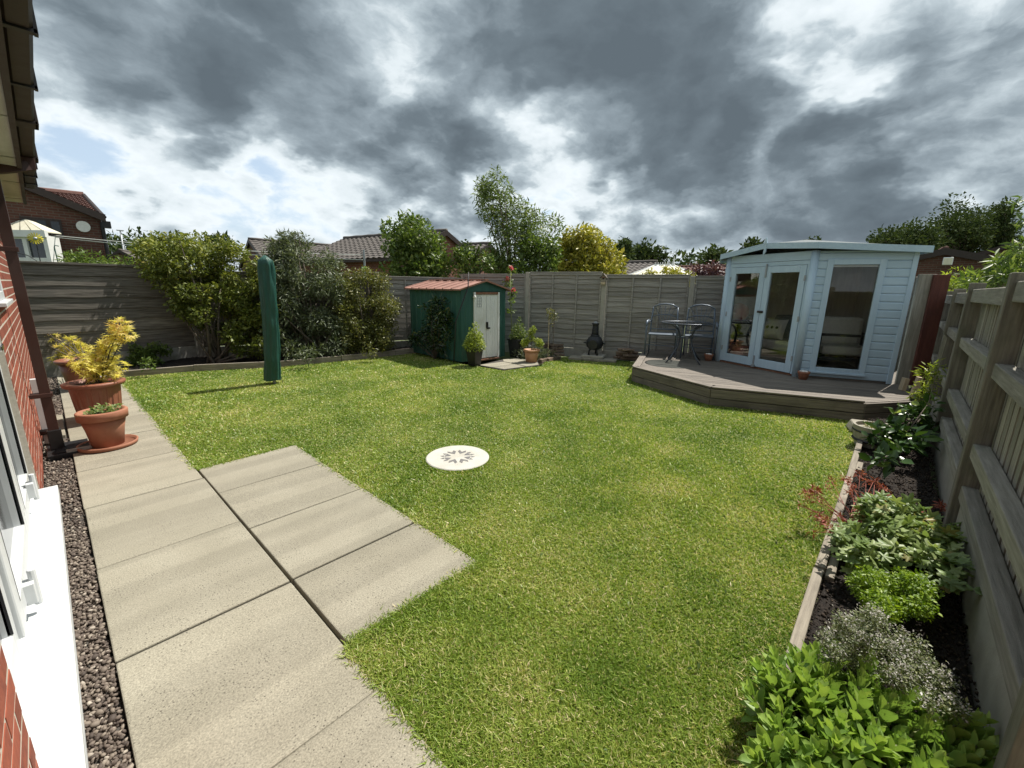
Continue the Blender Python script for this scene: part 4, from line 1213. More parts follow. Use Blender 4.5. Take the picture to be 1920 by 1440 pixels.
# finial
fx_, fy_ = oF.x-SA.x-.02, oF.y-SA.y
MB().add([(0, -.02, -.16), (0, .022, -.10), (0, .012, -.02), (0, .028, .02), (0, 0, .12), (0, -.028, .02), (0, -.012, -.02), (0, -.022, -.10)]+[(-.016, y, z) for y, z in ((-.02, -.16), (.022, -.10), (.012, -.02), (.028, .02), (0, .12), (-.028, .02), (-.012, -.02), (-.022, -.10))],
         [tuple(range(8)), tuple(range(15, 7, -1))]+[(i, 8+i, 8+(i+1) % 8, (i+1) % 8) for i in range(8)]).build('finial', M['blue_v'], sh, loc=(fx_-.012, fy_, 2.215), rot=(0, 0, math.atan2(WF.d.y, WF.d.x)-math.pi/2))

# ---- furniture inside the summerhouse
def at_sh(u, v):            # u along the front from the left door jamb, v inwards
    return SA+WF.d*u-WF.out*v
fab_grey = surf('sofa_fabric_mat', (.20, .22, .22), (.27, .29, .29), 30, rough=.95, bump=.2)
fab_white = surf('white_fabric_mat', (.52, .51, .48), (.62, .60, .57), 30, rough=.95, bump=.2)
fab_navy = surf('navy_fabric_mat', (.012, .016, .035), (.025, .03, .055), 30, rough=.95, bump=.2)
fab_pink = surf('pink_fabric_mat', (.38, .12, .13), (.48, .18, .19), 30, rough=.95, bump=.2)
fab_red = surf('red_ball_mat', (.42, .03, .02), (.50, .05, .03), 5, rough=.4, bump=0)
def cushion(name, m, label, p, z, w, h, th, rz, tilt, group=None):
    n = 12; vs, fs = [], []
    for s in (-1, 1):
        for j in range(n+1):
            for i in range(n+1):
                u, v = i/n*2-1, j/n*2-1
                pin = 1-.10*(1-abs(v))*abs(u)**2-.0
                puff = max(0, (1-u**4)*(1-v**4))**.5
                vs.append((u*w/2*(1-.07*(1-v*v)), s*th/2*puff, v*h/2*(1-.07*(1-u*u))+h/2))
    m1 = (n+1)**2
    for s in range(2):
        for j in range(n):
            for i in range(n):
                a = s*m1+j*(n+1)+i; q = (a, a+1, a+n+2, a+n+1)
                fs.append(q if s == 0 else q[::-1])
    mb = MB(); mb.add(vs, fs)
    return mb.build(name, m, None, smooth=True, label=label, cat='cushion', group=group, loc=(p.x, p.y, z), rot=(tilt, 0, rz))
# two-seat sofa along the left back wall
sp = at_sh(.34, .98); srz2 = WF.rz+math.pi
sofa = thing('sofa', 'grey two seat sofa seen through the left summerhouse doors', 'sofa', (sp.x, sp.y, SBASE), WF.rz)
MB().box(-.62, .62, -.28, .30, .22, .40).build('seat', fab_white, sofa, bevel=.04)
MB().box(-.62, .62, .22, .38, .36, .82).build('backrest', fab_grey, sofa, bevel=.05)
for s in (-1, 1):
    MB().box(s*.66-.05, s*.66+.05, -.28, .34, .1, .56).build('arm', fab_grey, sofa, bevel=.04)
for sx in (-.6, .6):
    for sy in (-.24, .3):
        MB().tube([(sx, sy, 0), (sx, sy, .22)], .02, 8).build('leg', M['iron'], sofa)
c_ = at_sh(.46, .70); cw = cushion('cushion', fab_white, 'white cushion with a row of dark circles on the sofa', c_, SBASE+.42, .42, .36, .14, WF.rz, -.25)
for k in (-.09, .0, .09):
    MB().tube([(k, -.068, .19), (k, -.074, .19)], .026, 14).build('printed_circle', fab_navy, cw)
cushion('cushion', fab_navy, 'dark navy cushion leaning on the sofa behind the left door', at_sh(-.12, .66), SBASE+.42, .42, .42, .15, WF.rz+.2, -.3)
cushion('cushion', fab_white, 'plain pale cushion at the sofa end behind the left door', at_sh(-.26, .62), SBASE+.40, .36, .42, .15, WF.rz+.5, -.3)
bp = at_sh(.02, .34)
rb = thing('side_table', 'small dark side table behind the left summerhouse door', 'table', (bp.x, bp.y, SBASE))
MB().lathe([(.16, .66), (.17, .67), (.17, .69), (.16, .70)], 20).build('top', M['iron'], rb)
MB().tube([(0, 0, 0), (0, 0, .66)], .02, 8).build('column', M['iron'], rb)
MB().lathe([(.13, 0), (.13, .02), (.02, .04)], 20).build('foot', M['iron'], rb)
ball = MB().lathe([(.005+.165*math.sin(t), .165-.165*math.cos(t)) for t in np.linspace(0, math.pi, 12)], 20)
ball.build('red_ball', fab_red, None, smooth=True, label='red ball resting on the dark table behind the left door', cat='ball', loc=(bp.x, bp.y, SBASE+.70))
pp = at_sh(.18, .27)
bag = thing('basket', 'low pink basket on the floor behind the left door', 'basket', (pp.x, pp.y, SBASE), WF.rz)
MB().box(-.2, .2, -.12, .12, 0, .27).build('body', fab_pink, bag, bevel=.03)
MB().tube([(-.1, -.125, .2), (-.06, -.14, .33), (.06, -.14, .33), (.1, -.125, .2)], .012, 6).build('handle', fab_pink, bag)
# armchair behind the right window
cpnt = SB+WR.d*.64-WR.out*.58
ac = thing('armchair', 'black framed armchair with white cushions behind the summerhouse window', 'armchair', (cpnt.x, cpnt.y, SBASE), WR.rz)
MB().box(-.30, .30, -.28, .28, .30, .44).build('seat', fab_white, ac, bevel=.04)
MB().box(-.30, .30, .18, .32, .42, .86).build('backrest', fab_white, ac, bevel=.05)
for s in (-1, 1):
    MB().box(s*.35-.025, s*.35+.025, -.30, .32, .58, .62).box(s*.35-.025, s*.35+.025, -.30, -.25, 0, .58).box(s*.35-.025, s*.35+.025, .27, .32, 0, .58).build('arm_frame', M['iron'], ac, bevel=.004)
MB().box(-.33, .33, -.30, -.26, .22, .27).build('front_rail', M['iron'], ac)
MB().box(-.33, .33, -.27, -.235, .585, .625).build('front_bar', M['iron'], ac)
rgp = SB+WR.d*.50-WR.out*.35
rug = thing('rug', 'black and white striped rug on the summerhouse floor', 'rug', (rgp.x, rgp.y, SBASE), WR.rz)
for k in range(12):
    MB().box(-.42+k*.07, -.35+k*.07, -.26, .5, .001, .010).build('stripe', fab_navy if k % 2 else fab_white, rug)

# ---- tall red-brown board beside the summerhouse and offcuts
bdp = SCc+Vector((.10, -.20))
brd = thing('board_stack', 'tall reddish brown boards propped between the summerhouse and slat fence', 'board', (bdp.x, bdp.y, DZ), WBR.rz)
MB().box(-.02, .03, -.19, -.02, 0, 1.52).build('board', M['wood_red'], brd, bevel=.004)
MB().box(.035, .07, -.07, .12, 0, 1.53).build('board', M['wood_slat'], brd, bevel=.004)
for (x, y, z, h, rz_, lb) in ((7.62, -.17, DZ, .17, .4, 'short pale timber offcut beside the summerhouse base'), (7.2, -.27, DZ, .26, .2, 'taller pale timber offcut leaning by the slat fence')):
    MB().box(-.05, .05, -.025, .025, 0, h).build('timber_offcut', M['wood_pale'], None, bevel=.004, label=lb, cat='offcut', loc=(x, y, z), rot=(.12, .05, rz_))

# ================================================================== GARDEN OBJECTS
# ---- covered rotary airer on the lawn
pc = thing('covered_airer', 'tall slim dark green fabric cover on a pole in the lawn', 'parasol', (2.235, 7.06, 0))
rows, seg = 26, 40
vs, fs = [], []
for j in range(rows+1):
    t = j/rows; z = .05+1.86*t
    rad = .112-.012*t
    if t > .955: rad *= math.sqrt(max(0, 1-((t-.955)/.045)**2))*.85+.15 if t < 1 else .12
    for k in range(seg):
        a = 2*math.pi*k/seg
        fold = .013*math.sin(a*5+t*3+1.2*math.sin(t*7))*(.35+.65*t)+.008*math.sin(a*9-t*5+1)+.006*math.sin(t*31+a*2)*math.sin(t*9)
        sl = .016*math.sin(t*4)
        rr = max(rad+fold*min(1, (1-t)*12), .005)
        vs.append((rr*math.cos(a)+sl+.07*t, rr*math.sin(a)*.92-.075*t, z+.012*math.sin(a*3)*(1-t)*.5))
for j in range(rows):
    for k in range(seg):
        fs.append((j*seg+k, j*seg+(k+1) % seg, (j+1)*seg+(k+1) % seg, (j+1)*seg+k))
fs.append(tuple(range(rows*seg, (rows+1)*seg)))
cv = MB(); cv.add(vs, fs); cv.build('cover', M['cover'], pc, smooth=True)
MB().tube([(0.02, 0, -.05), (0.02, 0, .12)], .024, 10).build('pole', M['steel'], pc)
MB().tube([(.10, -.05, .12), (.11, -.06, .05), (.12, -.05, -.01)], .004, 5).build('draw_cord', M['black'], pc)
sm = MB().tube([(.080+.016*math.sin(t*4)+.058*t, -.075-.075*t, .06+1.78*t) for t in np.linspace(0, 1, 20)], .005, 5).build('seam', M['cover'], pc)

# ---- pots on the path
def soil_disc(parent, r, z):
    return MB().lathe([(r, z-.01), (r*.96, z), (r*.5, z+.006), (.001, z+.008)], 24).build('soil', M['soil'], parent, smooth=True)
def pot(name, label, cat, loc, r0, r1, h, m, rim=.04, rimh=.06, saucer=None, flute=0, group=None):
    o = thing(name, label, cat, loc, group=group)
    n = 48
    prof = [(r0*.9, 0), (r0, .006), (r0+(r1-r0)*.5, h*.5), (r1*.985, h-rimh)]
    mod = (lambda a, j: 1+(.022*(1 if math.sin(a*flute) > 0 else -1) if j in (1, 2) else 0)) if flute else None
    MB().lathe(prof, n if not flute else flute*6, (0, 0, 0), mod).build('body', m, o, smooth=not flute)
    MB().lathe([(r1*.98, h-rimh), (r1+rim*.55, h-rimh+.004), (r1+rim*.7, h-.008), (r1+rim*.4, h), (r1*.93, h), (r1*.90, h-.04)], 48).build('rim', m, o, smooth=True)
    soil_disc(o, r1*.92, h-.035)
    if saucer:
        MB().lathe([(saucer*.85, -.001), (saucer*.97, .004), (saucer, .034), (saucer-.014, .036), (saucer*.92, .012), (.01, .012)], 40).build('saucer', m, o, smooth=True)
    return o
pot('flower_pot', 'terracotta pot on a saucer at the front of the path', 'pot', (.215, 5.30, .003), .112, .160, .345, M['terracotta'], .03, .08, saucer=.215)
pot('flower_pot', 'large brown ribbed pot holding a yellow maple on the path', 'pot', (.25, 6.45, .003), .172, .215, .43, M['brown_pot'], .068, .045, flute=20)
pot('flower_pot', 'brown pot farthest along the path near the board fence', 'pot', (.22, 8.55, .003), .16, .215, .42, M['brown_pot'], .05, .05)

def stems_obj(name, m, parent, base, tips, r0=.008, r1=.003, bend=.06):
    mb = MB()
    base = Vector(base)
    for t in tips:
        t = Vector(t); mid = base.lerp(t, .5)+Vector((random.uniform(-bend, bend), random.uniform(-bend, bend), bend*.5))
        mb.tube([base+Vector((random.uniform(-.02, .02), random.uniform(-.02, .02), 0)), mid, t], [r0, (r0+r1)/2, r1], 6)
    return mb.build(name, m, parent, smooth=True)

# palmate leaf with seven pointed lobes
def palmate(n=7, deep=.42, spread=2.5, w=.16):
    vs, fs = [(0, 0, 0)], []
    for k in range(n):
        a = (k-(n-1)/2)/((n-1)/2)*spread
        l = 1-.35*(abs(a)/spread)**1.2
        vs += [(deep*math.cos(a-spread/n)*l*.8, deep*math.sin(a-spread/n)*l*.8, .03), (l*math.cos(a), l*math.sin(a), -.10)]
    vs.append((deep*math.cos(spread+.2)*.5, deep*math.sin(spread+.2)*.5, .03))
    for k in range(n):
        b = 1+2*k
        fs.append((0, b, b+1)); fs.append((0, b+1, b+2 if k < n-1 else len(vs)-1))
    return np.array(vs), np.array(fs)
PALM = palmate(7, .34, 2.2)
def round_lobed(n=22, lobes=5):
    vs, fs = [(0, 0, .03)], []
    for k in range(n+1):
        a = -2.75+5.5*k/n
        r = .62+.20*math.cos(a*lobes*1.14)+.05*math.cos(a*19)
        vs.append((.25+r*math.cos(a), r*math.sin(a), -.10+.07*math.cos(a*lobes*1.14)))
    for k in range(n): fs.append((0, 1+k, 2+k))
    return np.array(vs), np.array(fs)
LOBED = round_lobed()

pm = thing('potted_maple', 'bright yellow leaved maple in the large ribbed pot', 'shrub', (.27, 6.45, .42))
tips = [(.02, .0, .20), (.12, -.05, .30), (.20, -.08, .48), (.26, -.10, .60), (.05, .10, .30), (-.10, .0, .25), (.16, .05, .38), (.30, -.12, .52), (-.05, -.12, .18), (.10, -.15, .15)]
stems_obj('trunk', M['bark'], pm, (.03, 0, -.02), tips, .009, .003)
C, rad = np.array(tips+[(.06, -.02, .12), (.15, .0, .14)]), np.array([.10]*10+[.14, .12])
P, d = clump_points(C, rad, 620)
leaves_obj('foliage', M['lf_yellow'], pm, P, d, .052, PALM, up=.9, tint=rng.beta(2, 2.4, len(P))*.85+.15*(P[:, 2] > .42))
pm2 = thing('potted_maple', 'amber tinged maple with reddish tips in the farthest path pot', 'shrub', (.27, 8.55, .40))
tips = [tuple(W(x, y, 6.9)-Vector((.27, 8.55, .40))) for x, y in ((85, 620), (100, 632), (88, 645), (115, 650), (108, 672), (135, 640), (150, 645), (160, 655), (140, 668), (125, 662), (170, 668))]
stems_obj('trunk', M['bark'], pm2, (0, 0, -.02), tips, .009, .003)
C, rad = np.array(tips), np.full(len(tips), .085)
P, d = clump_points(C, rad, 330)
leaves_obj('foliage', M['lf_yellow'], pm2, P, d, .058, PALM, up=.9, tint=rng.beta(2, 1.7, len(P))*.65+.42*(rng.random(len(P)) < .45))
pl = thing('potted_plant', 'low pale green leafy plant in the front terracotta pot', 'plant', (.215, 5.30, .309))
P, d = clump_points([(0, 0, .03), (.08, .02, .03), (-.08, -.03, .02), (.02, .07, .03), (.05, -.07, .02)], [.09, .07, .07, .07, .06], 520, .3, .6)
leaves_obj('foliage', M['lf_geranium'], pl, P, d, .028, LEAF_OVAL, up=.9)
stems_obj('stem', M['stem'], pl, (0, 0, 0), [(.05, .05, .06), (-.06, .03, .05), (.02, -.08, .05)], .004, .002, .01)

# ---- planters by the shed
def sq_planter(label, loc, rz, w0, w1, h):
    o = thing('planter', label, 'planter', loc, rz)
    a, b = w0/2, w1/2
    mb = MB(); mb.add([(-a, -a, 0), (a, -a, 0), (a, a, 0), (-a, a, 0), (-b, -b, h), (b, -b, h), (b, b, h), (-b, b, h)], [(3, 2, 1, 0), (0, 1, 5, 4), (1, 2, 6, 5), (2, 3, 7, 6), (3, 0, 4, 7), (4, 5, 6, 7)])
    mb.build('body', M['black'], o, bevel=.006)
    MB().box(-b-.008, b+.008, -b-.008, -b+.012, h-.03, h+.004).box(-b-.008, b+.008, b-.012, b+.008, h-.03, h+.004).box(-b-.008, -b+.012, -b+.012, b-.012, h-.03, h+.004).box(b-.012, b+.008, -b+.012, b-.012, h-.03, h+.004).build('rim', M['black'], o, bevel=.003)
    return o
def conifer(label, loc, h, r, n, size, mat_, tiers=None):
    o = thing('dwarf_conifer', label, 'shrub', loc)
    MB().tube([(0, 0, -.04), (0, 0, h*.75)], [.012, .005], 6).build('trunk', M['bark'], o)
    if tiers is None:
        C, rr = [], []
        for j in range(7):
            t = j/6; rad = r*(1-t)**.8+.02; m = max(1, int(9*(1-t)))
            for k in range(m):
                a = 2*math.pi*k/m+j
                C.append((rad*.72*math.cos(a), rad*.72*math.sin(a), .05+h*.9*t)); rr.append(.05+.045*(1-t))
    else:
        C = [c for c, _ in tiers]; rr = [q for _, q in tiers]
    P, d = clump_points(C, rr, n, .5)
    leaves_obj('crown', mat_, o, P, d, size, LEAF, up=.5)
    return o
sq_planter('black square planter at the front corner of the shed', (5.53, 6.02, .008), srz+.15, .17, .25, .34)
conifer('bushy cone shaped dwarf conifer in the black planter before the white doors', (5.53, 6.02, .34), .46, .17, 2400, .034, M['lf_lime'])
sq_planter('taller black planter in shade at the right side of the shed', (6.93, 6.12, .008), srz, .26, .34, .40)
conifer('dark green shrub in the shaded black planter right of the shed', (6.93, 6.12, .40), .42, .15, 1500, .034, M['lf_mid'])
pot('flower_pot', 'pale orange pot on the paving right of the shed', 'pot', (6.62, 5.48, .014), .115, .150, .26, M['orange_pot'], .03, .04)
conifer('small cloud pruned conifer with two lime tufts in the orange pot', (6.62, 5.48, .24), .4, .12, 1700, .028, M['lf_lime'],
        tiers=[((.0, .0, .40), .075), ((.02, -.02, .46), .055), ((-.02, .02, .33), .06), ((-.12, .10, .17), .075), ((-.06, .06, .21), .055), ((.09, -.11, .18), .085), ((.13, -.13, .15), .065), ((.02, -.02, .25), .05)])

# ---- chimenea and its plinth
chp = Vector((7.98, 4.83))
pli = thing('stone_plinth', 'rough concrete slabs stacked under the chimenea', 'plinth', (chp.x, chp.y, 0), rzl)
for (x, y, w, d_, z, a) in ((-.33, -.12, .36, .34, .055, .1), (.0, -.10, .40, .36, .06, -.05), (.34, -.10, .34, .30, .05, .08)):
    MB().box(-w/2, w/2, -d_/2, d_/2, 0, z).build('slab', M['stone'], pli, bevel=.012, loc=(x, y, -.01), rot=(0, 0, a))
MB().box(-.24, .24, -.22, .18, 0, .05).build('slab', M['concrete_pale'], pli, bevel=.01, loc=(.0, .0, .052))
ch = thing('chimenea', 'black cast iron chimenea with round belly and chimney before the lap fence', 'chimenea', (chp.x, chp.y, .10), rzl)
for a in (-2.2, -.95, 1.57):
    MB().tube([(.10*math.cos(a), .10*math.sin(a), .16), (.15*math.cos(a), .15*math.sin(a), .08), (.155*math.cos(a), .155*math.sin(a), 0)], [.022, .018, .024], 8).build('leg', M['iron'], ch, smooth=True)
MB().lathe([(.03, .10), (.11, .12), (.165, .17), (.185, .235), (.178, .30), (.14, .365), (.09, .405), (.082, .43)], 32).build('belly', M['iron'], ch, smooth=True)
MB().lathe([(.092, .405), (.096, .415), (.096, .43), (.08, .44)], 24).build('collar', M['iron'], ch, smooth=True)
MB().lathe([(.078, .43), (.07, .50), (.062, .60), (.060, .64), (.078, .66), (.08, .675), (.062, .685)], 24).build('chimney', M['iron'], ch, smooth=True)
for k in range(5):
    MB().lathe([(.071-.002*k, .47+k*.032), (.075-.002*k, .478+k*.032), (.071-.002*k, .486+k*.032)], 20).build('ring', M['iron'], ch, smooth=True)
MB().lathe([(.06, .685), (.045, .70), (.02, .715), (.004, .72)], 16).build('cap', M['steel'], ch, smooth=True)
dmb = MB().tube([(0, -.155, .235), (0, -.197, .235)], .105, 20); dmb.build('fire_door', M['iron'], ch, bevel=.006)
for s in (-1, 1):
    MB().tube([(s*.17, -.02, .25), (s*.215, -.02, .255), (s*.235, -.02, .25)], [.012, .016, .012], 8).build('handle', M['iron'], ch, smooth=True)

# ---- firewood heaps
def log(p, L, r, yaw, pitch, label, group):
    prof = []
    n = 7; rs = [r*random.uniform(.75, 1.15) for _ in range(n)]
    vs = [(-L/2+random.uniform(-.015, .015), rs[k]*math.cos(2*math.pi*k/n), rs[k]*math.sin(2*math.pi*k/n)) for k in range(n)] + [(L/2+random.uniform(-.015, .015), rs[k]*.95*math.cos(2*math.pi*k/n), rs[k]*.95*math.sin(2*math.pi*k/n)) for k in range(n)]
    mb = MB(); mb.add(vs, [tuple(range(n-1, -1, -1)), tuple(range(n, 2*n))]+[(k, (k+1) % n, n+(k+1) % n, n+k) for k in range(n)])
    return mb.build('log', M['log'], None, bevel=.004, label=label, cat='log', group=group, loc=p, rot=(random.uniform(0, 3), pitch, yaw))
for cx_, lab, grp in ((chp-FU*.93-FN*.02, 'split firewood log in the heap left of the chimenea', 'firewood left of the chimenea'), (chp+FU*.68+FN*.10, 'split firewood log in the heap between chimenea and deck', 'firewood right of the chimenea')):
    k = 0
    for row, m in ((0, 4), (1, 3), (2, 3), (3, 2)):
        for i in range(m):
            q = cx_+FU*((i-(m-1)/2)*.10+random.uniform(-.02, .02))+FN*random.uniform(-.08, .08)
            log((q.x, q.y, .05+row*.065), random.uniform(.22, .36), random.uniform(.03, .043), rzl+random.uniform(-.8, .8), random.uniform(-.15, .15), lab, grp); k += 1
MB().box(-.16, .16, -.1, .1, 0, .045).build('paving_stone', M['stone'], None, bevel=.01, label='flat stone under the firewood heap left of the chimenea', cat='stone', loc=(*(chp-FU*.95-FN*.06), -.005), rot=(0, 0, rzl+.2))

# ---- bistro table and chairs on the deck
tc = Vector((7.72, 2.80))
tb = thing('bistro_table', 'round glass bistro table with grey metal frame on the deck', 'table', (tc.x, tc.y, DZ), rzl)
TR = .43
MB().lathe([(TR-.012, .695), (TR-.012, .703), (.002, .703)], 48).build('table_top', M['table_glass'], tb)
MB().tube([(TR*math.cos(a), TR*math.sin(a), .70) for a in np.linspace(0, 2*math.pi, 49)], .014, 8, cap=False).build('rim', M['table_metal'], tb, smooth=True)
for k in range(4):
    a = math.pi/4+k*math.pi/2
    c_, s_ = math.cos(a), math.sin(a)
    MB().tube([(.36*c_, .36*s_, .69), (.20*c_, .20*s_, .60), (.13*c_, .13*s_, .45), (.16*c_, .16*s_, .30), (.28*c_, .28*s_, .12), (.40*c_, .40*s_, .0)], .013, 8).build('leg', M['table_metal'], tb, smooth=True)
MB().tube([(.135*math.cos(a), .135*math.sin(a), .44) for a in np.linspace(0, 2*math.pi, 25)], .008, 6, cap=False).build('stretcher_ring', M['table_metal'], tb, smooth=True)
def bistro_chair(label, p, rz_):
    o = thing('bistro_chair', label, 'chair', (p.x, p.y, DZ), rz_, group='bistro chairs')
    m = M['chair_metal']
    w = .25
    for s in (-1, 1):
        MB().tube([(s*w, .22, 0), (s*w, .20, .42), (s*w*.98, .25, .72), (s*w*.92, .29, .93)], .015, 8).build('back_leg', m, o, smooth=True)
        MB().tube([(s*(w+.035), -.22, 0), (s*(w+.035), -.24, .40), (s*(w+.035), -.23, .60), (s*(w+.03), -.16, .655), (s*(w+.02), .05, .66), (s*w, .24, .66)], .016, 8).build('front_leg', m, o, smooth=True)
        MB().tube([(s*(w+.035), -.255, .60), (s*(w+.035), -.20, .67), (s*(w+.03), .0, .68)], .022, 8).build('arm_pad', M['chair_metal'], o, smooth=True)
    MB().tube([(-w*.92, .29, .93), (-w*.5, .305, .985), (0, .31, 1.0), (w*.5, .305, .985), (w*.92, .29, .93)], .014, 8).build('top_rail', m, o, smooth=True)
    MB().tube([(-w*.96, .26, .74), (-w*.4, .275, .785), (0, .28, .79), (w*.4, .275, .785), (w*.96, .26, .74)], .010, 8).build('back_arc', m, o, smooth=True)
    MB().tube([(-w, .21, .50), (0, .215, .50), (w, .21, .50)], .010, 8).build('back_rail', m, o, smooth=True)
    for k in (-2, -1, 0, 1, 2):
        MB().tube([(k*.035, .215, .50), (k*.04, .25, .66), (k*.065, .28, .80), (k*.10, .303, .965-.012*abs(k))], .006, 6).build('spoke', m, o, smooth=True)
    MB().box(-w, w, -.23, .21, .415, .44).build('seat', m, o, bevel=.01)
    MB().tube([(-w-.03, -.22, .22), (w+.03, -.22, .22)], .008, 6).build('stretcher', m, o)
    MB().tube([(-w, .21, .22), (w, .21, .22)], .008, 6).build('stretcher', m, o)
    return o
bistro_chair('left blue grey metal bistro chair behind the glass table', Vector((8.16, 3.42)), rzl)
bistro_chair('right blue grey metal bistro chair beside the summerhouse corner', Vector((8.40, 2.80)), rzl)

# ---- little pots on the deck
def small_pot(label, p, r, h, group=None):
    o = thing('flower_pot', label, 'pot', (p.x, p.y, DZ+.002))
    MB().lathe([(r*.68, 0), (r*.92, h*.72), (r*.92, h*.74)], 24).build('body', M['terracotta'], o, smooth=True)
    MB().lathe([(r*.94, h*.70), (r, h*.72), (r*1.02, h), (r*.9, h), (r*.86, h*.9)], 24).build('rim', M['terracotta'], o, smooth=True)
    for k in range(9):
        a = k*2.4; q = r*.62*math.sqrt(k/9)
        MB().lathe([(.001, -.012), (.018, -.006), (.02, .006), (.001, .014)], 8, (q*math.cos(a), q*math.sin(a), h*.98)).build('white_pebble', M['white_stone'], o, smooth=True)
    return o
small_pot('small terracotta pot topped with white pebbles below the summerhouse window', SB+WR.d*.06+WR.out*.20, .078, .12)
small_pot('small terracotta pot with white pebbles left of the summerhouse doors', SA+Vector((-.10, .14)), .078, .125)

# ================================================================== PLANTS
def shrub(name, label, cat, base, polys, leaf_m, size, n, stems, tmpl=LEAF, up=.5, bark='bark', group=None, tint=None, stem_r=.03, flat=1.0):
    """polys: list of (outline in the photo, t0, t1, clumps, r0, r1)"""
    o = thing(name, label, cat, base, group=group)
    b = np.array(base)
    CC, RR = [], []
    for poly, t0, t1, k, r0, r1 in polys:
        c_, r_ = poly_clumps(poly, t0, t1, k, r0, r1); CC.append(c_); RR.append(r_)
    C, RR = np.concatenate(CC)-b, np.concatenate(RR)
    keep = C[:, 2]+b[2] > .02
    C, RR = C[keep], RR[keep]
    P, d = clump_points(C, RR, n, .4, flat)
    ok = P[:, 2]+b[2] > .02; P, d = P[ok], d[ok]
    # height makes the young top leaves lighter
    hz = (P[:, 2]-P[:, 2].min())/max(np.ptp(P[:, 2]), .01)
    tn = rng.beta(2, 2.5, len(P))*.8+.18*hz if tint is None else tint(P, hz)
    leaves_obj('foliage', leaf_m, o, P, d, size, tmpl, up=up, tint=tn)
    idx = rng.choice(len(C), min(stems, len(C)), replace=False)
    mb = MB()
    for i in idx:
        e = Vector(C[i]); s0 = Vector((random.uniform(-.15, .15), random.uniform(-.1, .1), 0))
        mid_ = s0.lerp(e, .45)+Vector((random.uniform(-.1, .1), random.uniform(-.1, .1), random.uniform(-.1, .05)))
        mb.tube([s0, mid_, e], [stem_r, stem_r*.6, stem_r*.25], 6)
    mb.build('trunk', M[bark], o, smooth=True)
    return o

HA = [(268, 470), (300, 452), (345, 447), (400, 455), (470, 470), (505, 490), (512, 560), (508, 640), (470, 650), (430, 640), (385, 635), (350, 610), (330, 560), (300, 525), (270, 500)]
HA_low = [(420, 610), (500, 600), (505, 665), (440, 660)]
shrub('hedge_shrub', 'broad yellow green evergreen shrub overhanging the dark board fence', 'shrub', (2.05, 9.35, .05), [(HA, (7.1, .0036), 7.8, 105, .13, .22), (HA_low, (7.6, .003), 8.0, 10, .10, .16)], M['lf_hedge'], .064, 21000, 16, LEAF, up=.6)
HB = [(500, 470), (520, 445), (545, 440), (580, 455), (620, 480), (640, 520), (640, 600), (630, 660), (560, 668), (515, 660), (505, 600)]
shrub('buddleia', 'tall silvery grey green shrub behind the green pole cover', 'shrub', (3.75, 8.85, .05), [(HB, (8.0, .004), 8.6, 105, .13, .23), ([(520, 432), (560, 432), (560, 450), (515, 452)], 8.2, 8.5, 6, .06, .10)], M['lf_grey'], .08, 16000, 14, LEAF_LONG, up=.3)
HC = [(625, 520), (660, 505), (700, 512), (735, 540), (742, 600), (738, 640), (715, 662), (660, 662), (632, 640), (628, 580)]
shrub('olive_shrub', 'dense olive brown shrub touching the grass left of the shed', 'shrub', (4.75, 8.5, .05), [(HC, (8.6, .0035), 9.15, 95, .12, .22)], M['lf_brown'], .046, 20000, 12, LEAF, up=.4)
shrub('ground_shrub', 'low dark green shrub at the fence foot left of the hedge', 'shrub', (1.05, 9.75, .05), [([(245, 650), (300, 648), (320, 660), (300, 685), (250, 688)], 7.5, 7.9, 16, .07, .12)], M['lf_mid'], .05, 1500, 5, LEAF, stem_r=.01)
# climbing laurel on the shed wall
sw = SHED_F+SHED_V*.8
o = thing('climbing_shrub', 'dark glossy leaved shrub growing against the green shed wall', 'shrub', (sw.x-.1, sw.y, 0))
C, rad = [], []
for k in range(95):
    v = random.uniform(.25, 1.2); z = random.uniform(.2, 1.2)
    if z < .5: v = random.uniform(.3, 1.7)
    if z > .5 and v > 1.25-.35*(z-.5): continue
    q = SHED_F+SHED_V*v-SHED_U*random.uniform(.06, .17)
    C.append((q.x-sw.x+.1, q.y-sw.y, z)); rad.append(random.uniform(.06, .11))
P, d = clump_points(C, rad, 2000, .4)
leaves_obj('foliage', M['lf_dark'], o, P, d, .085, LEAF_LONG, up=.2)
stems_obj('stem', M['bark'], o, (0, 0, 0), [C[i] for i in range(0, len(C), 5)], .012, .004, .05)

# climbing rose with pink blooms between shed and fence
rp_ = W(958, 640, 9.35)
ro = thing('climbing_rose', 'climbing rose with three pink blooms at the right edge of the shed roof', 'rose', (rp_.x, rp_.y, 0))
heads = [W(958, 502, 9.35), W(953, 524, 9.35), W(961, 545, 9.35), W(960, 552, 9.33)]
mb = MB(); mb.tube([(0, 0, 0), (.02, .0, .7), (-.03, .02, 1.3), tuple(heads[0]-Vector((rp_.x, rp_.y, 0)))], [.012, .010, .008, .004], 6); mb.build('stem', M['stem'], ro, smooth=True)
C = [tuple(h-Vector((rp_.x, rp_.y, .06))) for h in heads]+[(.0, 0, z) for z in (1.2, 1.0)]
P, d = clump_points(C, [.09, .10, .09, .09, .07, .06], 240, .3)
leaves_obj('foliage', M['lf_mid'], ro, P, d, .06, LEAF_OVAL)
for h in heads[:3]:
    P, d = clump_points([tuple(h-Vector((rp_.x, rp_.y, 0)))], [.05], 46, .3)
    leaves_obj('bloom', M['fl_pink'], ro, P, d, .05, LEAF_OVAL, up=.3, outw=0)

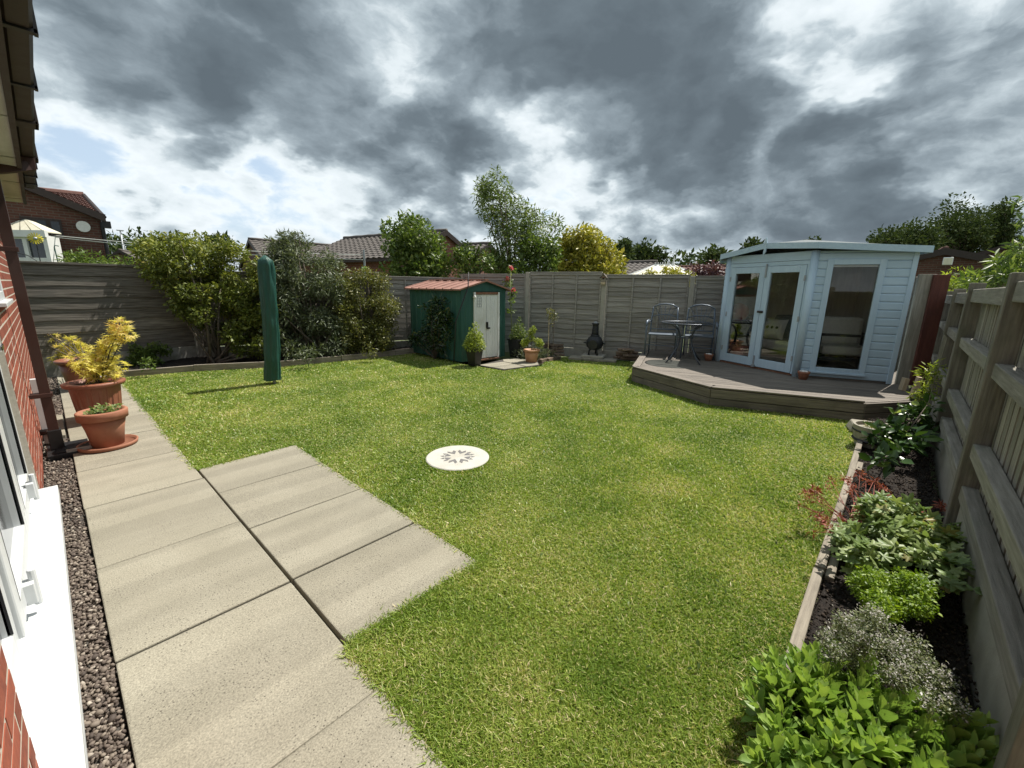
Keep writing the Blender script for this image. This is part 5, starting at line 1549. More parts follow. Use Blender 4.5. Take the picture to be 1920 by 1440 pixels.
# small shrubs along the far fence foot
lv = thing('lavender', 'straggly lavender clump in the small bed right of the orange pot', 'plant', (7.0, 5.75, 0))
P = np.stack([rng.uniform(-.30, .35, 900), rng.uniform(-.35, .35, 900), rng.uniform(.04, .34, 900)], 1); P[:, 2] *= 1-.6*(np.hypot(P[:, 0], P[:, 1])/.5).clip(0, 1)
leaves_obj('foliage', M['lf_grey'], lv, P, unit(P+[0, 0, .3]), .06, LEAF_LONG, up=.2)
stems_obj('stem', M['stem'], lv, (0, 0, 0), [(.1, .1, .2), (-.1, 0, .2), (0, -.15, .18), (.2, -.1, .16)], .005, .002, .02)
be = thing('bed_edging', 'low dark kerb round the small bed by the orange pot', 'edging', (7.0, 5.42, 0))
for k in range(3):
    MB().box(-.105, .105, -.05, .05, -.03, .06).build('kerb', M['log'], be, bevel=.004, loc=(-.12+k*.225, -.02-k*.02, 0), rot=(0, 0, .12))
# young climber on the lap fence
yc = W(1032, 655, 9.0)
o = thing('young_climber', 'thin young climber on canes against the lap fence', 'plant', (yc.x, yc.y, 0), rzl)
for s in (-.05, .05):
    MB().tube([(s, 0, 0), (s*1.2, .02, 1.05)], .007, 6).build('cane', M['wood_pale'] if s < 0 else M['bark'], o)
P, d = clump_points([(0, 0, .98), (.03, 0, .9), (-.03, 0, 1.05), (0, 0, .75)], [.12, .10, .08, .06], 260, .2)
leaves_obj('foliage', M['lf_brown'], o, P, d, .035, LEAF)

# ---- right flower bed
# glossy camellia
cam_b = (5.25, -.16, .03)
o = thing('camellia', 'glossy dark green camellia bush beside the deck and slat fence', 'shrub', cam_b)
C, rad = poly_clumps([(1665, 775), (1700, 757), (1752, 760), (1758, 790), (1735, 830), (1710, 870), (1655, 868), (1625, 840), (1625, 815), (1650, 800)], 4.0, 4.35, 34, .06, .10)
C = C-np.array(cam_b)
P, d = clump_points(C, rad, 560, .4); P[:, 2] = np.maximum(P[:, 2], .03)
leaves_obj('foliage', M['lf_camellia'], o, P, d, .085, LEAF_OVAL, up=.8, tint=rng.beta(1.6, 2.6, len(P))+.2*(rng.random(len(P)) < .1))
stems_obj('trunk', M['bark'], o, (0, 0, -.02), [tuple(C[i]) for i in range(0, 34, 3)], .010, .004, .03)
# half barrel tub
tbp = (5.35, .02, .02)
o = thing('planter_tub', 'weathered pale round planter tub in front of the camellia', 'planter', tbp)
MB().lathe([(.13, 0), (.155, .12), (.165, .20), (.165, .205), (.145, .205), (.14, .17), (.01, .165)], 28).build('staves', M['wood_slat'], o, smooth=False)
for z in (.06, .15):
    MB().lathe([(.150+.07*z, z-.010), (.156+.07*z, z), (.150+.07*z, z+.010)], 28).build('hoop', M['iron'], o)
P = np.stack([rng.uniform(-.09, .09, 60), rng.uniform(-.09, .09, 60), rng.uniform(.17, .20, 60)], 1)
leaves_obj('dry_leaves', M['lf_brown'], o, P, np.tile([0, 0, 1.], (60, 1)), .05, LEAF_LONG, up=1)
MB().add([(-.30, -.10, 0), (.28, -.14, 0), (.34, .10, 0), (-.26, .14, 0), (-.27, -.08, .09), (.25, -.11, .075), (.30, .08, .085), (-.23, .11, .10)], [(3, 2, 1, 0), (0, 1, 5, 4), (1, 2, 6, 5), (2, 3, 7, 6), (3, 0, 4, 7), (4, 5, 6, 7)]).build('stone_step', M['stone'], None, bevel=.015, label='long rough stone at the deck corner behind the planter tub', cat='stone', loc=(6.02, -.02, .0), rot=(0, 0, -1.15))

# climber on the slat fence near the deck
fcl = (6.6, -.36, .0)
o = thing('fence_climber', 'sparse light green climber on canes by the slat fence next to the deck', 'plant', fcl)
C, rad = poly_clumps([(1715, 705), (1745, 680), (1765, 682), (1760, 720), (1745, 755), (1715, 762)], 4.55, 4.8, 16, .05, .09)
C = C-np.array(fcl); P, d = clump_points(C, rad, 320, .3)
leaves_obj('foliage', M['lf_lime'], o, P, d, .06, LEAF_LONG, up=.5)
stems_obj('stem', M['stem'], o, (0, 0, 0), [tuple(C[i]) for i in range(0, 16, 2)], .005, .003, .04)
mb = MB()
for k in range(4): mb.tube([(-.3+k*.14, 0, 0), (-.15+k*.13, -.04, 1.05)], .005, 5)
mb.build('cane', M['wood_slat'], o)

# geranium mound
gb = (3.05, -.12, .03)
o = thing('geranium', 'pale green geranium mound with lobed leaves in the right bed', 'plant', gb)
C, rad = poly_clumps([(1585, 985), (1640, 945), (1720, 942), (1780, 975), (1795, 1030), (1805, 1090), (1760, 1100), (1720, 1060), (1620, 1050), (1575, 1030)], 2.35, 2.8, 60, .05, .085)
C = C-np.array(gb); C[:, 2] = np.maximum(C[:, 2], .06); P, d = clump_points(C, rad, 900, .5)
P[:, 2] = np.maximum(P[:, 2], .03)
leaves_obj('foliage', M['lf_geranium'], o, P, d, .042, LOBED, up=1.5, tint=rng.beta(2.2, 1.8, len(P)))
stems_obj('stem', M['stem'], o, (0, 0, -.01), [tuple(C[i]) for i in range(0, 60, 5)], .003, .002, .03)
P, d = clump_points([tuple(np.array(W(1627, 950, 2.75))-np.array(gb))], [.02], 22, .2)
leaves_obj('flower', M['fl_pink'], o, P, d, .02, LEAF_OVAL, up=.6)
# reddish seed heads around it
hb = (3.35, .02, .03)
o = thing('seeding_plant', 'reddish brown seed heads on thin stems sprawling over the timber strip', 'plant', hb)
C, rad = poly_clumps([(1490, 925), (1560, 890), (1620, 880), (1680, 930), (1700, 925), (1660, 950), (1590, 975), (1560, 1000), (1520, 1000), (1500, 960)], 2.75, 3.2, 40, .012, .03)
C2, r2 = poly_clumps([(1740, 930), (1790, 955), (1800, 975), (1760, 960)], 2.8, 3.0, 6, .012, .02)
C = np.concatenate([C, C2])-np.array(hb); C[:, 2] = np.maximum(C[:, 2], .05); rad = np.concatenate([rad, r2])
P, d = clump_points(C, rad, 1150, .2)
leaves_obj('seed_heads_mass', M['fl_red'], o, P, d, .026, LEAF_LONG, up=.4, kind='stuff')
stems_obj('stem', M['stem_red'], o, (-.15, -.05, 0), [tuple(c_) for c_ in C], .0022, .0015, .04)

# parsley
pb = (2.52, -.11, .03)
o = thing('parsley', 'bright green curly parsley clump in the right bed', 'plant', pb)
C, rad = poly_clumps([(1600, 1085), (1680, 1075), (1745, 1100), (1735, 1150), (1690, 1165), (1640, 1140), (1605, 1110)], 1.85, 2.1, 52, .03, .055)
C = C-np.array(pb); C[:, 2] = np.maximum(C[:, 2], .03); P, d = clump_points(C, rad, 9500, .5)
leaves_obj('foliage', M['lf_parsley'], o, P, d, .0125, LEAF_OVAL, up=.7)
stems_obj('stem', M['lf_parsley'] if False else M['stem'], o, (0, 0, -.01), [tuple(C[i]) for i in range(0, 52, 6)], .003, .002, .02)

# thyme in flower
tb_ = (2.12, -.14, .03)
o = thing('thyme', 'low thyme bush with tiny white flowers in the right bed', 'plant', tb_)
C, rad = poly_clumps([(1540, 1170), (1580, 1150), (1640, 1158), (1700, 1190), (1750, 1225), (1790, 1290), (1805, 1340), (1740, 1330), (1640, 1280), (1550, 1230)], 1.5, 1.95, 80, .03, .05)
C = C-np.array(tb_); C[:, 2] = np.maximum(C[:, 2], .03); P, d = clump_points(C, rad, 12000, .3)
leaves_obj('foliage', M['lf_thyme'], o, P, d, .010, LEAF, up=.7)
top = P[np.argsort(-(P[:, 2]-.6*np.abs(P[:, 0])))[:2600]]
hi_ = np.argsort(-P[:, 2])[:7000]; k = rng.choice(hi_, 2300); P2 = P[k]+[0, 0, .016]+rng.normal(0, .004, (2300, 3))
leaves_obj('flowers', M['fl_white'], o, P2, np.tile([0, 0, 1.], (2300, 1)), .0075, LEAF_OVAL, up=1, kind='stuff')

# sedum in the corner nearest the camera
sb_ = (1.42, -.05, .02)
o = thing('sedum', 'big lush sedum with fleshy green leaves in the near right corner', 'plant', sb_)
t8 = np.linspace(0, 1, 6)
prof_w = np.array([.05, .12, .19, .215, .16, .0])
SV = [(t, 0, .02*math.sin(t*3)) for t in t8]+[(t, w, .09*w/.2+.02*math.sin(t*3)+(.015 if i % 2 else -.01)) for i, (t, w) in enumerate(zip(t8, prof_w))]+[(t, -w, .09*w/.2+.02*math.sin(t*3)+(.015 if i % 2 else -.01)) for i, (t, w) in enumerate(zip(t8, prof_w))]
SF = []
for i in range(5):
    SF += [(i, i+1, 6+i+1), (i, 6+i+1, 6+i), (i, 12+i, 12+i+1), (i, 12+i+1, i+1)]
SED = (np.array(SV), np.array(SF))
heads = []
poly = [(1425, 1235), (1470, 1222), (1560, 1205), (1600, 1215), (1660, 1245), (1700, 1255), (1740, 1300), (1800, 1330), (1860, 1345), (1910, 1400), (1930, 1470), (1420, 1470), (1400, 1330)]
tries = 0
while len(heads) < 105 and tries < 4000:
    tries += 1
    x, y = random.uniform(1400, 1930), random.uniform(1205, 1470)
    if not in_poly(np.array([x]), np.array([y]), poly)[0]: continue
    t = 1.60-(y-1205)/265*.36+random.uniform(-.06, .06)
    h = W(x, y, t)
    if h.z < .05 or min([(h-q).length for q in heads] or [1]) < .050: continue
    heads.append(h)
P, T, Nn, S, tn = [], [], [], [], []
smb = MB()
bs = Vector(sb_)
for h in heads:
    root = Vector((bs.x+(h.x-bs.x)*.45, bs.y+(h.y-bs.y)*.45, 0.0))
    ax = (h-root).normalized()
    smb.tube([root-bs, (root.lerp(h, .5))-bs+Vector((0, 0, .02)), h-bs], [.006, .005, .004], 6)
    a0 = random.uniform(0, 6.28)
    u = ax.cross(Vector((0.3, .2, 1))).normalized(); w = ax.cross(u)
    nl = 17
    for k in range(nl):
        f = k/nl
        pos = root.lerp(h, 1-.62*f)
        a = a0+k*2.4
        rad_ = u*math.cos(a)+w*math.sin(a)
        td = (ax*(1.15-.95*f)+rad_*(.35+.75*f)).normalized()
        nn = (ax-td*ax.dot(td)).normalized()*1.0-rad_*.15
        P.append(tuple(pos-bs)); T.append(tuple(td)); Nn.append(tuple(nn)); S.append((.046+.036*min(1, f*2.2))*random.uniform(.85, 1.2)); tn.append(.8-.55*f+random.uniform(-.2, .2))
me = scatter('leaves', *SED, P, T, np.array(Nn), np.array(S), np.array(tn).clip(0, 1))
me.polygons.foreach_set('use_smooth', [True]*len(me.polygons))
link('foliage', me, M['lf_sedum'], o)
smb.build('stem', M['stem'], o, smooth=True)

# ================================================================== BEYOND THE FENCES
def ground_at(p): return Vector((p.x, p.y, 0))

def tiled_slope(mb, a, b, c, d_, ncol, nrow, amp=.025, step=.03):
    """roof slope of rolled tiles: a-b eaves, d_-c ridge (a under d_); rows overlap downwards"""
    a, b, c, d_ = map(Vector, (a, b, c, d_))
    nrm = (b-a).cross(d_-a).normalized()
    if nrm.z < 0: nrm = -nrm
    per = 4
    for j in range(nrow):
        f0, f1 = j/nrow, (j+1)/nrow
        vs = []
        for i in range(ncol*per+1):
            u = i/(ncol*per)
            wv = amp*math.cos(2*math.pi*i/per)
            lo = a.lerp(b, u).lerp(d_.lerp(c, u), f0)+nrm*(wv+step)
            hi = a.lerp(b, u).lerp(d_.lerp(c, u), f1)+nrm*wv
            vs += [lo-nrm*step*1.2, lo, hi]
        fs = []
        for i in range(ncol*per):
            k = 3*i
            fs += [(k, k+3, k+4, k+1), (k+1, k+4, k+5, k+2)]
        mb.add(vs, fs)
    return mb

def gable_house(name, label, A, r, length, hw, eave, ridge, brick, tile, over=.3, barge='brown_dark', windows=(), ncol=None, nrow=14, parts=None, back=True):
    """A: ground point under the gable peak; r: unit ridge direction away from that gable"""
    r = Vector((r[0], r[1])).normalized()
    rz = math.atan2(r.y, r.x)-math.pi/2        # local +y runs along the ridge
    o = thing(name, label, 'house', (A.x, A.y, 0), rz)
    MB().add([(-hw, 0, 0), (hw, 0, 0), (hw, 0, eave), (0, 0, ridge-.08), (-hw, 0, eave), (-hw, length, 0), (hw, length, 0), (hw, length, eave), (0, length, ridge-.08), (-hw, length, eave)],
             [(0, 1, 2, 3, 4), (9, 8, 7, 6, 5), (0, 4, 9, 5), (1, 6, 7, 2)]).build('wall', M[brick], o)
    sl = (ridge-eave)/hw
    ncol = ncol or max(6, int(length/.33))
    for s in (-1, 1):
        e = hw+over; ze = eave-over*sl
        mb = MB()
        tiled_slope(mb, (s*e, -over*.4, ze), (s*e, length+over*.4, ze), (0, length+over*.4, ridge), (0, -over*.4, ridge), ncol, nrow)
        mb.build('roof_slope', M[tile], o, smooth=False)
        MB().box(s*e-.06, s*e+.06, -over*.3, length+over*.3, ze-.14, ze-.03).build('gutter', M[barge], o)
        mb = MB()
        y0 = -over*.4
        mb.add([(s*e, y0-.03, ze-.16), (s*e, y0-.03, ze+.06), (0, y0-.03, ridge+.05), (0, y0-.03, ridge-.18), (s*e, y0+.02, ze-.16), (s*e, y0+.02, ze+.06), (0, y0+.02, ridge+.05), (0, y0+.02, ridge-.18)], [(0, 1, 2, 3), (7, 6, 5, 4), (1, 5, 6, 2), (0, 3, 7, 4), (0, 4, 5, 1)])
        mb.build('bargeboard', M[barge], o)
    n = max(4, int(length/.45))
    rmb = MB()
    rmb.tube([(0, -over*.4-.02+(length+over*.8)*i/n, ridge+.03+(.015 if i % 2 else 0)) for i in range(n+1)], .09, 8)
    rmb.build('ridge_tiles', M[tile], o, smooth=True)
    for (x0, x1, z0, z1, lights) in windows:
        f = MB().box(x0, x1, -.05, .02, z0, z1).build('window', M['brown_dark'], o)
        w = (x1-x0)/lights
        for k in range(lights):
            MB().box(x0+k*w+.05, x0+(k+1)*w-.05, -.06, -.045, z0+.06, z1-.06).build('pane', M['dark_glass'], f)
    return o

# two-storey brick house on the left: projecting gable, main roof behind it
def ray_y(px, py, Y):
    d0 = W(px, py, 1.0)-Vector((0, 0, CAMZ)); return Vector((0, 0, CAMZ))+d0*(Y/d0.y)
HY = 19.0
ap, ev, e0 = ray_y(44, 351, HY), ray_y(189, 411, HY), ray_y(199, 520, HY)
b = Vector((ev.x, HY, 0))
hs_ = thing('brick_house', 'two storey red brick house with tiled roof at the far left', 'house', b)
xa, xr, za, zr_ = ap.x-b.x, 0.0, ap.z, ev.z
xl = 2*xa-xr
MB().add([(xl, 0, 0), (xr, 0, 0), (xr, 0, zr_), (xa, 0, za), (xl, 0, zr_), (xl, 7, 0), (xr, 7, 0), (xr, 7, zr_), (xl, 7, zr_)], [(0, 1, 2, 3, 4), (1, 6, 7, 2), (0, 4, 8, 5), (6, 5, 8, 7)]).build('wall', M['far_brick'], hs_)
for s, xe in ((1, xr), (-1, xl)):
    k = (zr_-za)/abs(xe-xa); xo = xe+s*.10; zo = zr_+k*.10
    MB().add([(xo, -.18, zo-.05), (xo, -.18, zo+.16), (xa, -.18, za+.16), (xa, -.18, za-.06), (xo, -.02, zo-.05), (xo, -.02, zo+.16), (xa, -.02, za+.16), (xa, -.02, za-.06)], [(0, 1, 2, 3), (7, 6, 5, 4), (1, 5, 6, 2), (0, 3, 7, 4), (0, 4, 5, 1)]).build('bargeboard', M['brown_dark'], hs_)
    mb = MB(); tiled_slope(mb, (xo, -.1, zo+.14), (xo, 3.2, zo+.14), (xa, 3.2, za+.14), (xa, -.1, za+.14), 11, 12); mb.build('roof_slope', M['tile_red'], hs_)
r0, r1 = ray_y(-60, 343, HY+3.0)-b, ray_y(157, 366, HY+3.0)-b
k0, k1 = Vector((r0.x-.1, .2, zr_+.1)), Vector((.10, .2, zr_+.1))
mb = MB(); tiled_slope(mb, k0, k1, r1, r0, 26, 14); mb.build('main_roof', M['tile_red'], hs_)
mb = MB(); tiled_slope(mb, (k0.x, 6.2, zr_+.1), (k1.x, 6.2, zr_+.1), r1, r0, 26, 14); mb.build('main_roof', M['tile_red'], hs_)
MB().add([(.0, .3, zr_), (.0, 6.1, zr_), (r1.x-.08, 3.0, r1.z-.12)], [(0, 1, 2)]).build('side_gable', M['far_brick'], hs_)
MB().tube([tuple(r0), tuple(r1)], .11, 8).build('ridge_tiles', M['tile_red'], hs_)
MB().tube([tuple(r1), tuple(k1)], .07, 6).build('verge', M['brown_dark'], hs_)
MB().box(.0, .20, -.16, .05, zr_-.26, zr_-.06).build('gutter', M['black'], hs_)
MB().tube([(.0, -.06, 0), (.0, -.06, zr_-.1)], .05, 8).build('downpipe', M['black'], hs_)
w0, w1 = ray_y(36, 406, HY)-b, ray_y(120, 442, HY)-b
f = MB().box(w0.x, w1.x, -.05, .02, w1.z, w0.z).build('window', M['brown_dark'], hs_)
w = (w1.x-w0.x)/3
for k in range(3):
    MB().box(w0.x+k*w+.05, w0.x+(k+1)*w-.05, -.06, -.045, w1.z+.06, w0.z-.06).build('pane', M['dark_glass'], f)
vp_ = ray_y(156, 425, HY)-b
MB().tube([(vp_.x, .0, vp_.z), (vp_.x, -.06, vp_.z)], .16, 16).build('vent_plate', M['white_stone'], hs_)
# white conservatory below it
c0, c1 = W(14, 498, 12.0), W(98, 500, 12.0)
dx = Vector((c1.x-c0.x, c1.y-c0.y)); cl = dx.length; crz = math.atan2(dx.y, dx.x)
zt = W(96, 440, 12.0).z; zr = W(18, 402, 12.0).z
cs_ = thing('conservatory', 'white framed conservatory with cream roof beyond the board fence', 'conservatory', (c0.x, c0.y, 0), crz)
for x in (0, cl*.5, cl-.05):
    MB().box(x, x+.12, -.05, .07, 0, zt-.05).build('frame_post', M['white_paint'], cs_)
for z in (.75, zt-.75, zt-.15):
    MB().box(0.12, cl-.05, -.04, .05, z, z+.10).build('rail', M['white_paint'], cs_)
MB().box(.0, cl, .0, .03, 0, .75).build('dwarf_wall', M['far_brick'], cs_)
MB().box(.06, cl-.02, .0, .02, .8, zt-.1).build('pane', M['dark_glass'], cs_)
MB().box(cl-.04, cl+.06, .05, .30, 0, zt-.05).build('side_wall', M['white_paint'], cs_)
MB().box(-.5, cl+.14, -.14, -.05, zt-.10, zt+.08).build('gutter', M['white_paint'], cs_)
mb = MB()
for k in range(6):
    a0_, a1_ = k/6, (k+1)/6-.02
    x0, x1 = -.6+(cl+.7)*a0_, -.6+(cl+.7)*a1_
    mb = MB().add([(x0, -.1, zt+.06), (x1, -.1, zt+.06), (min(x1, cl*.1), .5, zr), (min(x0, cl*.1), .5, zr), (x0, -.1, zt+.03), (x1, -.1, zt+.03), (min(x1, cl*.1), .5, zr-.03), (min(x0, cl*.1), .5, zr-.03)], [(0, 1, 2, 3), (7, 6, 5, 4), (0, 4, 5, 1), (1, 5, 6, 2), (3, 7, 4, 0)])
    mb.build('roof_panel', M['cream'], cs_)
MB().add([(cl+.1, -.1, zt+.06), (cl+.1, .35, zt+.06), (cl*.1, .5, zr), (cl+.1, -.1, zt+.03), (cl+.1, .35, zt+.03), (cl*.1, .5, zr-.03)], [(0, 1, 2), (5, 4, 3), (0, 3, 4, 1)]).build('roof_panel', M['cream'], cs_)
# sun-shaped garden spinner in front of it
sp_ = W(66, 447, 10.6)
o = thing('garden_spinner', 'yellow sun shaped garden spinner above the board fence', 'ornament', (sp_.x, sp_.y, 0))
vd = Vector((-sp_.x, -sp_.y)).normalized(); srz3 = math.atan2(vd.y, vd.x)+math.pi/2
gy_ = surf('spinner_yellow_mat', (.62, .52, .03), (.75, .66, .06), 6, rough=.4, bump=0)
for k in range(16):
    a = k*math.pi/8
    MB().add([(.03*math.cos(a-.2), 0, .03*math.sin(a-.2)), (.13*math.cos(a-.1), -.02, .13*math.sin(a-.1)), (.15*math.cos(a+.08), .01, .15*math.sin(a+.08)), (.05*math.cos(a+.25), 0, .05*math.sin(a+.25))], [(0, 1, 2, 3)]).build('petal', gy_, o, loc=(0, 0, sp_.z), rot=(0, 0, srz3))
MB().lathe([(.001, -.03), (.035, -.02), (.04, 0), (.02, .02), (.001, .025)], 12).build('hub', M['steel'], o, loc=(0, 0, sp_.z), rot=(math.pi/2, 0, srz3))
MB().tube([(0, .03, 0), (0, .03, sp_.z)], .012, 6).build('stake', M['iron'], o)
# wrought iron arch beside it
ar = W(72, 500, 10.9); o = thing('iron_arch', 'curved black wrought iron plant stand below the yellow spinner', 'ornament', (ar.x, ar.y, 0), crz)
z0_ = W(72, 505, 10.9).z
for pts in ([(-.5, 0, z0_+.42), (-.2, 0, z0_+.34), (.0, 0, z0_+.2), (.05, 0, 0)], [(-.25, 0, 0), (-.22, 0, z0_+.06), (-.08, 0, z0_+.15), (.08, 0, z0_+.06), (.1, 0, 0)]):
    MB().tube(pts, .012, 6).build('scroll', M['iron'], o, smooth=True)
# slate lean-to with white verge
q0, q1, q2, q3 = W(95, 474, 14.0), W(178, 474, 14.0), W(163, 449, 15.2), W(95, 447, 15.2)
b = ground_at(q0)
o = thing('lean_to', 'grey lean-to roof with a white verge beyond the board fence', 'shed', b)
MB().add([tuple(q-b) for q in (q0, q1, q2, q3)]+[tuple(q-b-Vector((0, 0, .06))) for q in (q0, q1, q2, q3)], [(0, 1, 2, 3), (7, 6, 5, 4), (0, 4, 5, 1), (1, 5, 6, 2)]).build('roof', M['felt'], o)
MB().tube([tuple(q1-b+Vector((0, 0, .02))), tuple(q2-b+Vector((0, 0, .02)))], .05, 6).build('verge', M['white_paint'], o)
MB().add([tuple(q0-b-Vector((0, 0, .06))), tuple(q1-b-Vector((0, 0, .06))), (q1.x-b.x, q1.y-b.y, 0), (0, 0, 0)], [(0, 1, 2, 3)]).build('wall', M['far_brick'], o)
# clothes lines strung between the gardens
for k, (y0, y1, lb) in enumerate(((441, 478, 'upper pale clothes line strung above the hedge'), (444, 487, 'lower pale clothes line strung above the hedge'))):
    a, b_ = W(96, y0, 12), W(680, y1, 13)
    MB().tube([a.lerp(b_, i/10)-Vector((0, 0, .10*math.sin(math.pi*i/10))) for i in range(11)], .011, 5).build('clothes_line', M['wire'], label=lb, cat='line')
a = W(682, 468, 13); o = thing('line_post', 'thin grey clothes post with green cap behind the olive shrub', 'post', ground_at(a))
MB().tube([(0, 0, 0), (0, 0, a.z)], .03, 8).build('pole', M['steel'], o)
gr_ = surf('green_box_mat', (.05, .35, .12), (.08, .42, .16), 6, rough=.4, bump=0)
MB().box(-.09, .05, -.06, .06, a.z-.62, a.z-.52).build('winder', gr_, o, bevel=.01)
a = W(106, 460, 11.4); o = thing('washing_pole', 'dark green pole with hook behind the board fence', 'pole', ground_at(a))
MB().tube([(0, 0, 0), (-.05, 0, a.z-.05), (-.03, 0, a.z), (.04, 0, a.z-.02)], .015, 6).build('shaft', M['green_metal'], o)
# street lamp
a = W(225, 431, 42); b = ground_at(a)
o = thing('street_lamp', 'slim grey street lamp above the distant trees at left', 'street lamp', b)
MB().tube([(0, 0, 0), (0, 0, a.z-.1)], [.11, .06], 8).build('post', M['steel'], o, smooth=True)
MB().box(-.28, .28, -.09, .09, a.z-.1, a.z).build('lantern', M['steel'], o, bevel=.03)

# bungalows behind the hedge
pk, fl_ = W(833, 434, 19.0), W(648, 451, 22.6)
A = ground_at(pk); r = Vector((fl_.x-pk.x, fl_.y-pk.y))
gable_house('brick_bungalow', 'brick bungalow gable with grey tiled roof behind the round leafy tree', A, r, r.length, 2.7, 2.75, pk.z, 'far_brick_red', 'tile_dark', nrow=12)
e0, e1 = W(868, 455, 20.5), W(935, 468, 20.5)
A2 = ground_at(W(915, 452, 24)); gable_house('brick_bungalow', 'low grey roof beyond the brick gable beside the tall tree', A2, (-.3, 1), 7, 3.2, 2.6, W(900, 457, 24).z, 'far_brick_red', 'tile_dark', nrow=10)
pk = W(470, 449, 27.0); fl_ = W(640, 455, 31.0)
A = ground_at(pk); r = Vector((fl_.x-pk.x, fl_.y-pk.y))
gable_house('brick_bungalow', 'distant bungalow roof seen above the tall hedge', A, r, r.length, 3.0, 2.7, pk.z, 'far_brick', 'tile_dark', nrow=12)
pk = W(228, 488, 33.0); A = ground_at(pk)
gable_house('brick_bungalow', 'small far roof below the street lamp', A, (.4, 1), 7, 3.0, 1.9, W(246, 470, 33).z, 'far_brick', 'tile_dark', nrow=8)
# roofs behind the lap fence
a, b = W(1178, 493, 27.0), W(1225, 492, 26.0)
A = ground_at(W(1228, 492, 26)); r = Vector((W(1140, 494, 28).x-A.x, W(1140, 494, 28).y-A.y))
gable_house('brick_bungalow', 'dark tiled roof behind the golden bush', A, r, 7.0, 3.2, 1.9, W(1205, 492, 26.5).z, 'far_brick', 'tile_dark', nrow=12)
A = ground_at(W(1420, 503, 34)); r = Vector((W(1250, 500, 38).x-A.x, W(1250, 500, 38).y-A.y))
gable_house('brick_bungalow', 'long low brown roof beyond the glazed conservatory roof', A, r, 12, 4, 2.2, W(1320, 498, 35).z, 'far_brick', 'tile_red', nrow=10)
# conservatory with white cresting
cc = W(1245, 500, 21.0); b = ground_at(cc)
o = thing('conservatory', 'white hipped conservatory roof with cresting beyond the lap fence', 'conservatory', b, math.atan2(-cc.x, cc.y))
zt_, ze_ = W(1240, 497, 21).z, W(1240, 525, 21).z
rl = .42
for k in range(10):
    a0_, a1_ = -math.pi*.62+k*math.pi*1.24/10, -math.pi*.62+(k+1)*math.pi*1.24/10
    f = lambda a: (2.3*math.sin(a), -1.9*math.cos(a), ze_)
    p0_, p1_ = f(a0_), f(a1_)
    t0_ = (max(-rl, min(rl, p0_[0]*.3)), 0, zt_); t1_ = (max(-rl, min(rl, p1_[0]*.3)), 0, zt_)
    MB().add([p0_, p1_, t1_, t0_, (p0_[0], p0_[1], ze_-.04), (p1_[0], p1_[1], ze_-.04)], [(0, 1, 2, 3), (0, 4, 5, 1)]).build('roof_panel', M['cream'], o)
    MB().tube([p0_, t0_], .045, 6).build('glazing_bar', M['white_paint'], o)
    MB().add([p0_, p1_, (p1_[0], p1_[1], 0), (p0_[0], p0_[1], 0)], [(3, 2, 1, 0)]).build('glazed_wall', M['dark_glass'], o)
MB().box(-rl-.05, rl+.05, -.04, .04, zt_-.02, zt_+.05).build('ridge', M['white_paint'], o)
for k in range(8):
    MB().box(-rl+k*.11, -.045-rl+k*.11+.08, -.015, .015, zt_+.05, zt_+.14).build('cresting', M['white_paint'], o)
MB().tube([(rl+.02, 0, zt_), (rl+.02, 0, zt_+.22), (rl+.02, 0, zt_+.42)], [.05, .03, .006], 8).build('finial', M['white_paint'], o)
# right-hand bungalow
pk = W(1772, 468, 15.0); A = ground_at(pk)
r = Vector((W(1990, 440, 22).x-A.x, W(1990, 440, 22).y-A.y))
ew = W(1712, 492, 15.0)
gable_house('brick_bungalow', 'brick bungalow gable with security light above the slat fence', A, (.80, .05), 9, 2.2, 2.45, pk.z, 'far_brick', 'tile_red', nrow=11)
lp = W(1777, 490, 14.9)
o = thing('security_light', 'square white security light on the right bungalow gable', 'light', (lp.x-.04, lp.y, lp.z), math.atan2(-lp.y, -lp.x)+math.pi/2)
MB().box(-.13, .13, -.12, -.02, -.13, .13).build('housing', M['white_paint'], o, bevel=.02)
MB().box(-.10, .10, -.126, -.119, -.10, .10).build('lens', M['cream'], o)
MB().box(-.04, .04, -.02, .08, -.04, .04).build('bracket', M['black'], o)
gable_house('brick_bungalow', 'second tiled roof rising behind the right bungalow', ground_at(W(1900, 452, 21)), (1, -.25), 9, 3.4, 2.7, W(1860, 456, 21).z, 'far_brick', 'tile_red', nrow=12)

# ---- trees
def tree(name, label, base, polys, leaf_m, size, n, limbs, tmpl=LEAF, up=.4, tr=.10, group=None, fork=.5, cat='tree'):
    o = thing(name, label, cat, base, group=group)
    b = np.array(base)
    CC, RR = [], []
    for poly, t0, t1, k, r0, r1 in polys:
        c_, r_ = poly_clumps(poly, t0, t1, k, r0, r1); CC.append(c_); RR.append(r_)
    C, RR = np.concatenate(CC)-b, np.concatenate(RR)
    P, d = clump_points(C, RR, n, .45)
    leaves_obj('crown', leaf_m, o, P, d, size, tmpl, up=up, tint=(rng.beta(2, 2.3, len(P))))
    lo = C[:, 2].min(); top = C[:, 2].max()
    fk = Vector((C[:, 0].mean()*.4, C[:, 1].mean()*.4, max(.6, lo+(top-lo)*.15)*fork*1.4))
    mb = MB()
    mb.tube([(0, 0, -.05), fk*.5+Vector((.03, .02, 0)), fk], [tr, tr*.8, tr*.65], 8)
    for i in rng.choice(len(C), min(limbs, len(C)), replace=False):
        e = Vector(C[i]); m_ = fk.lerp(e, .5)+Vector((random.uniform(-.1, .1), random.uniform(-.1, .1), .05))
        mb.tube([fk, m_, e], [tr*.45, tr*.28, tr*.10], 6)
    mb.build('trunk', M['bark'], o, smooth=True)
    return o
def base_at(px, t): 
    p = W(px, 540, t); return (p.x, p.y, 0)
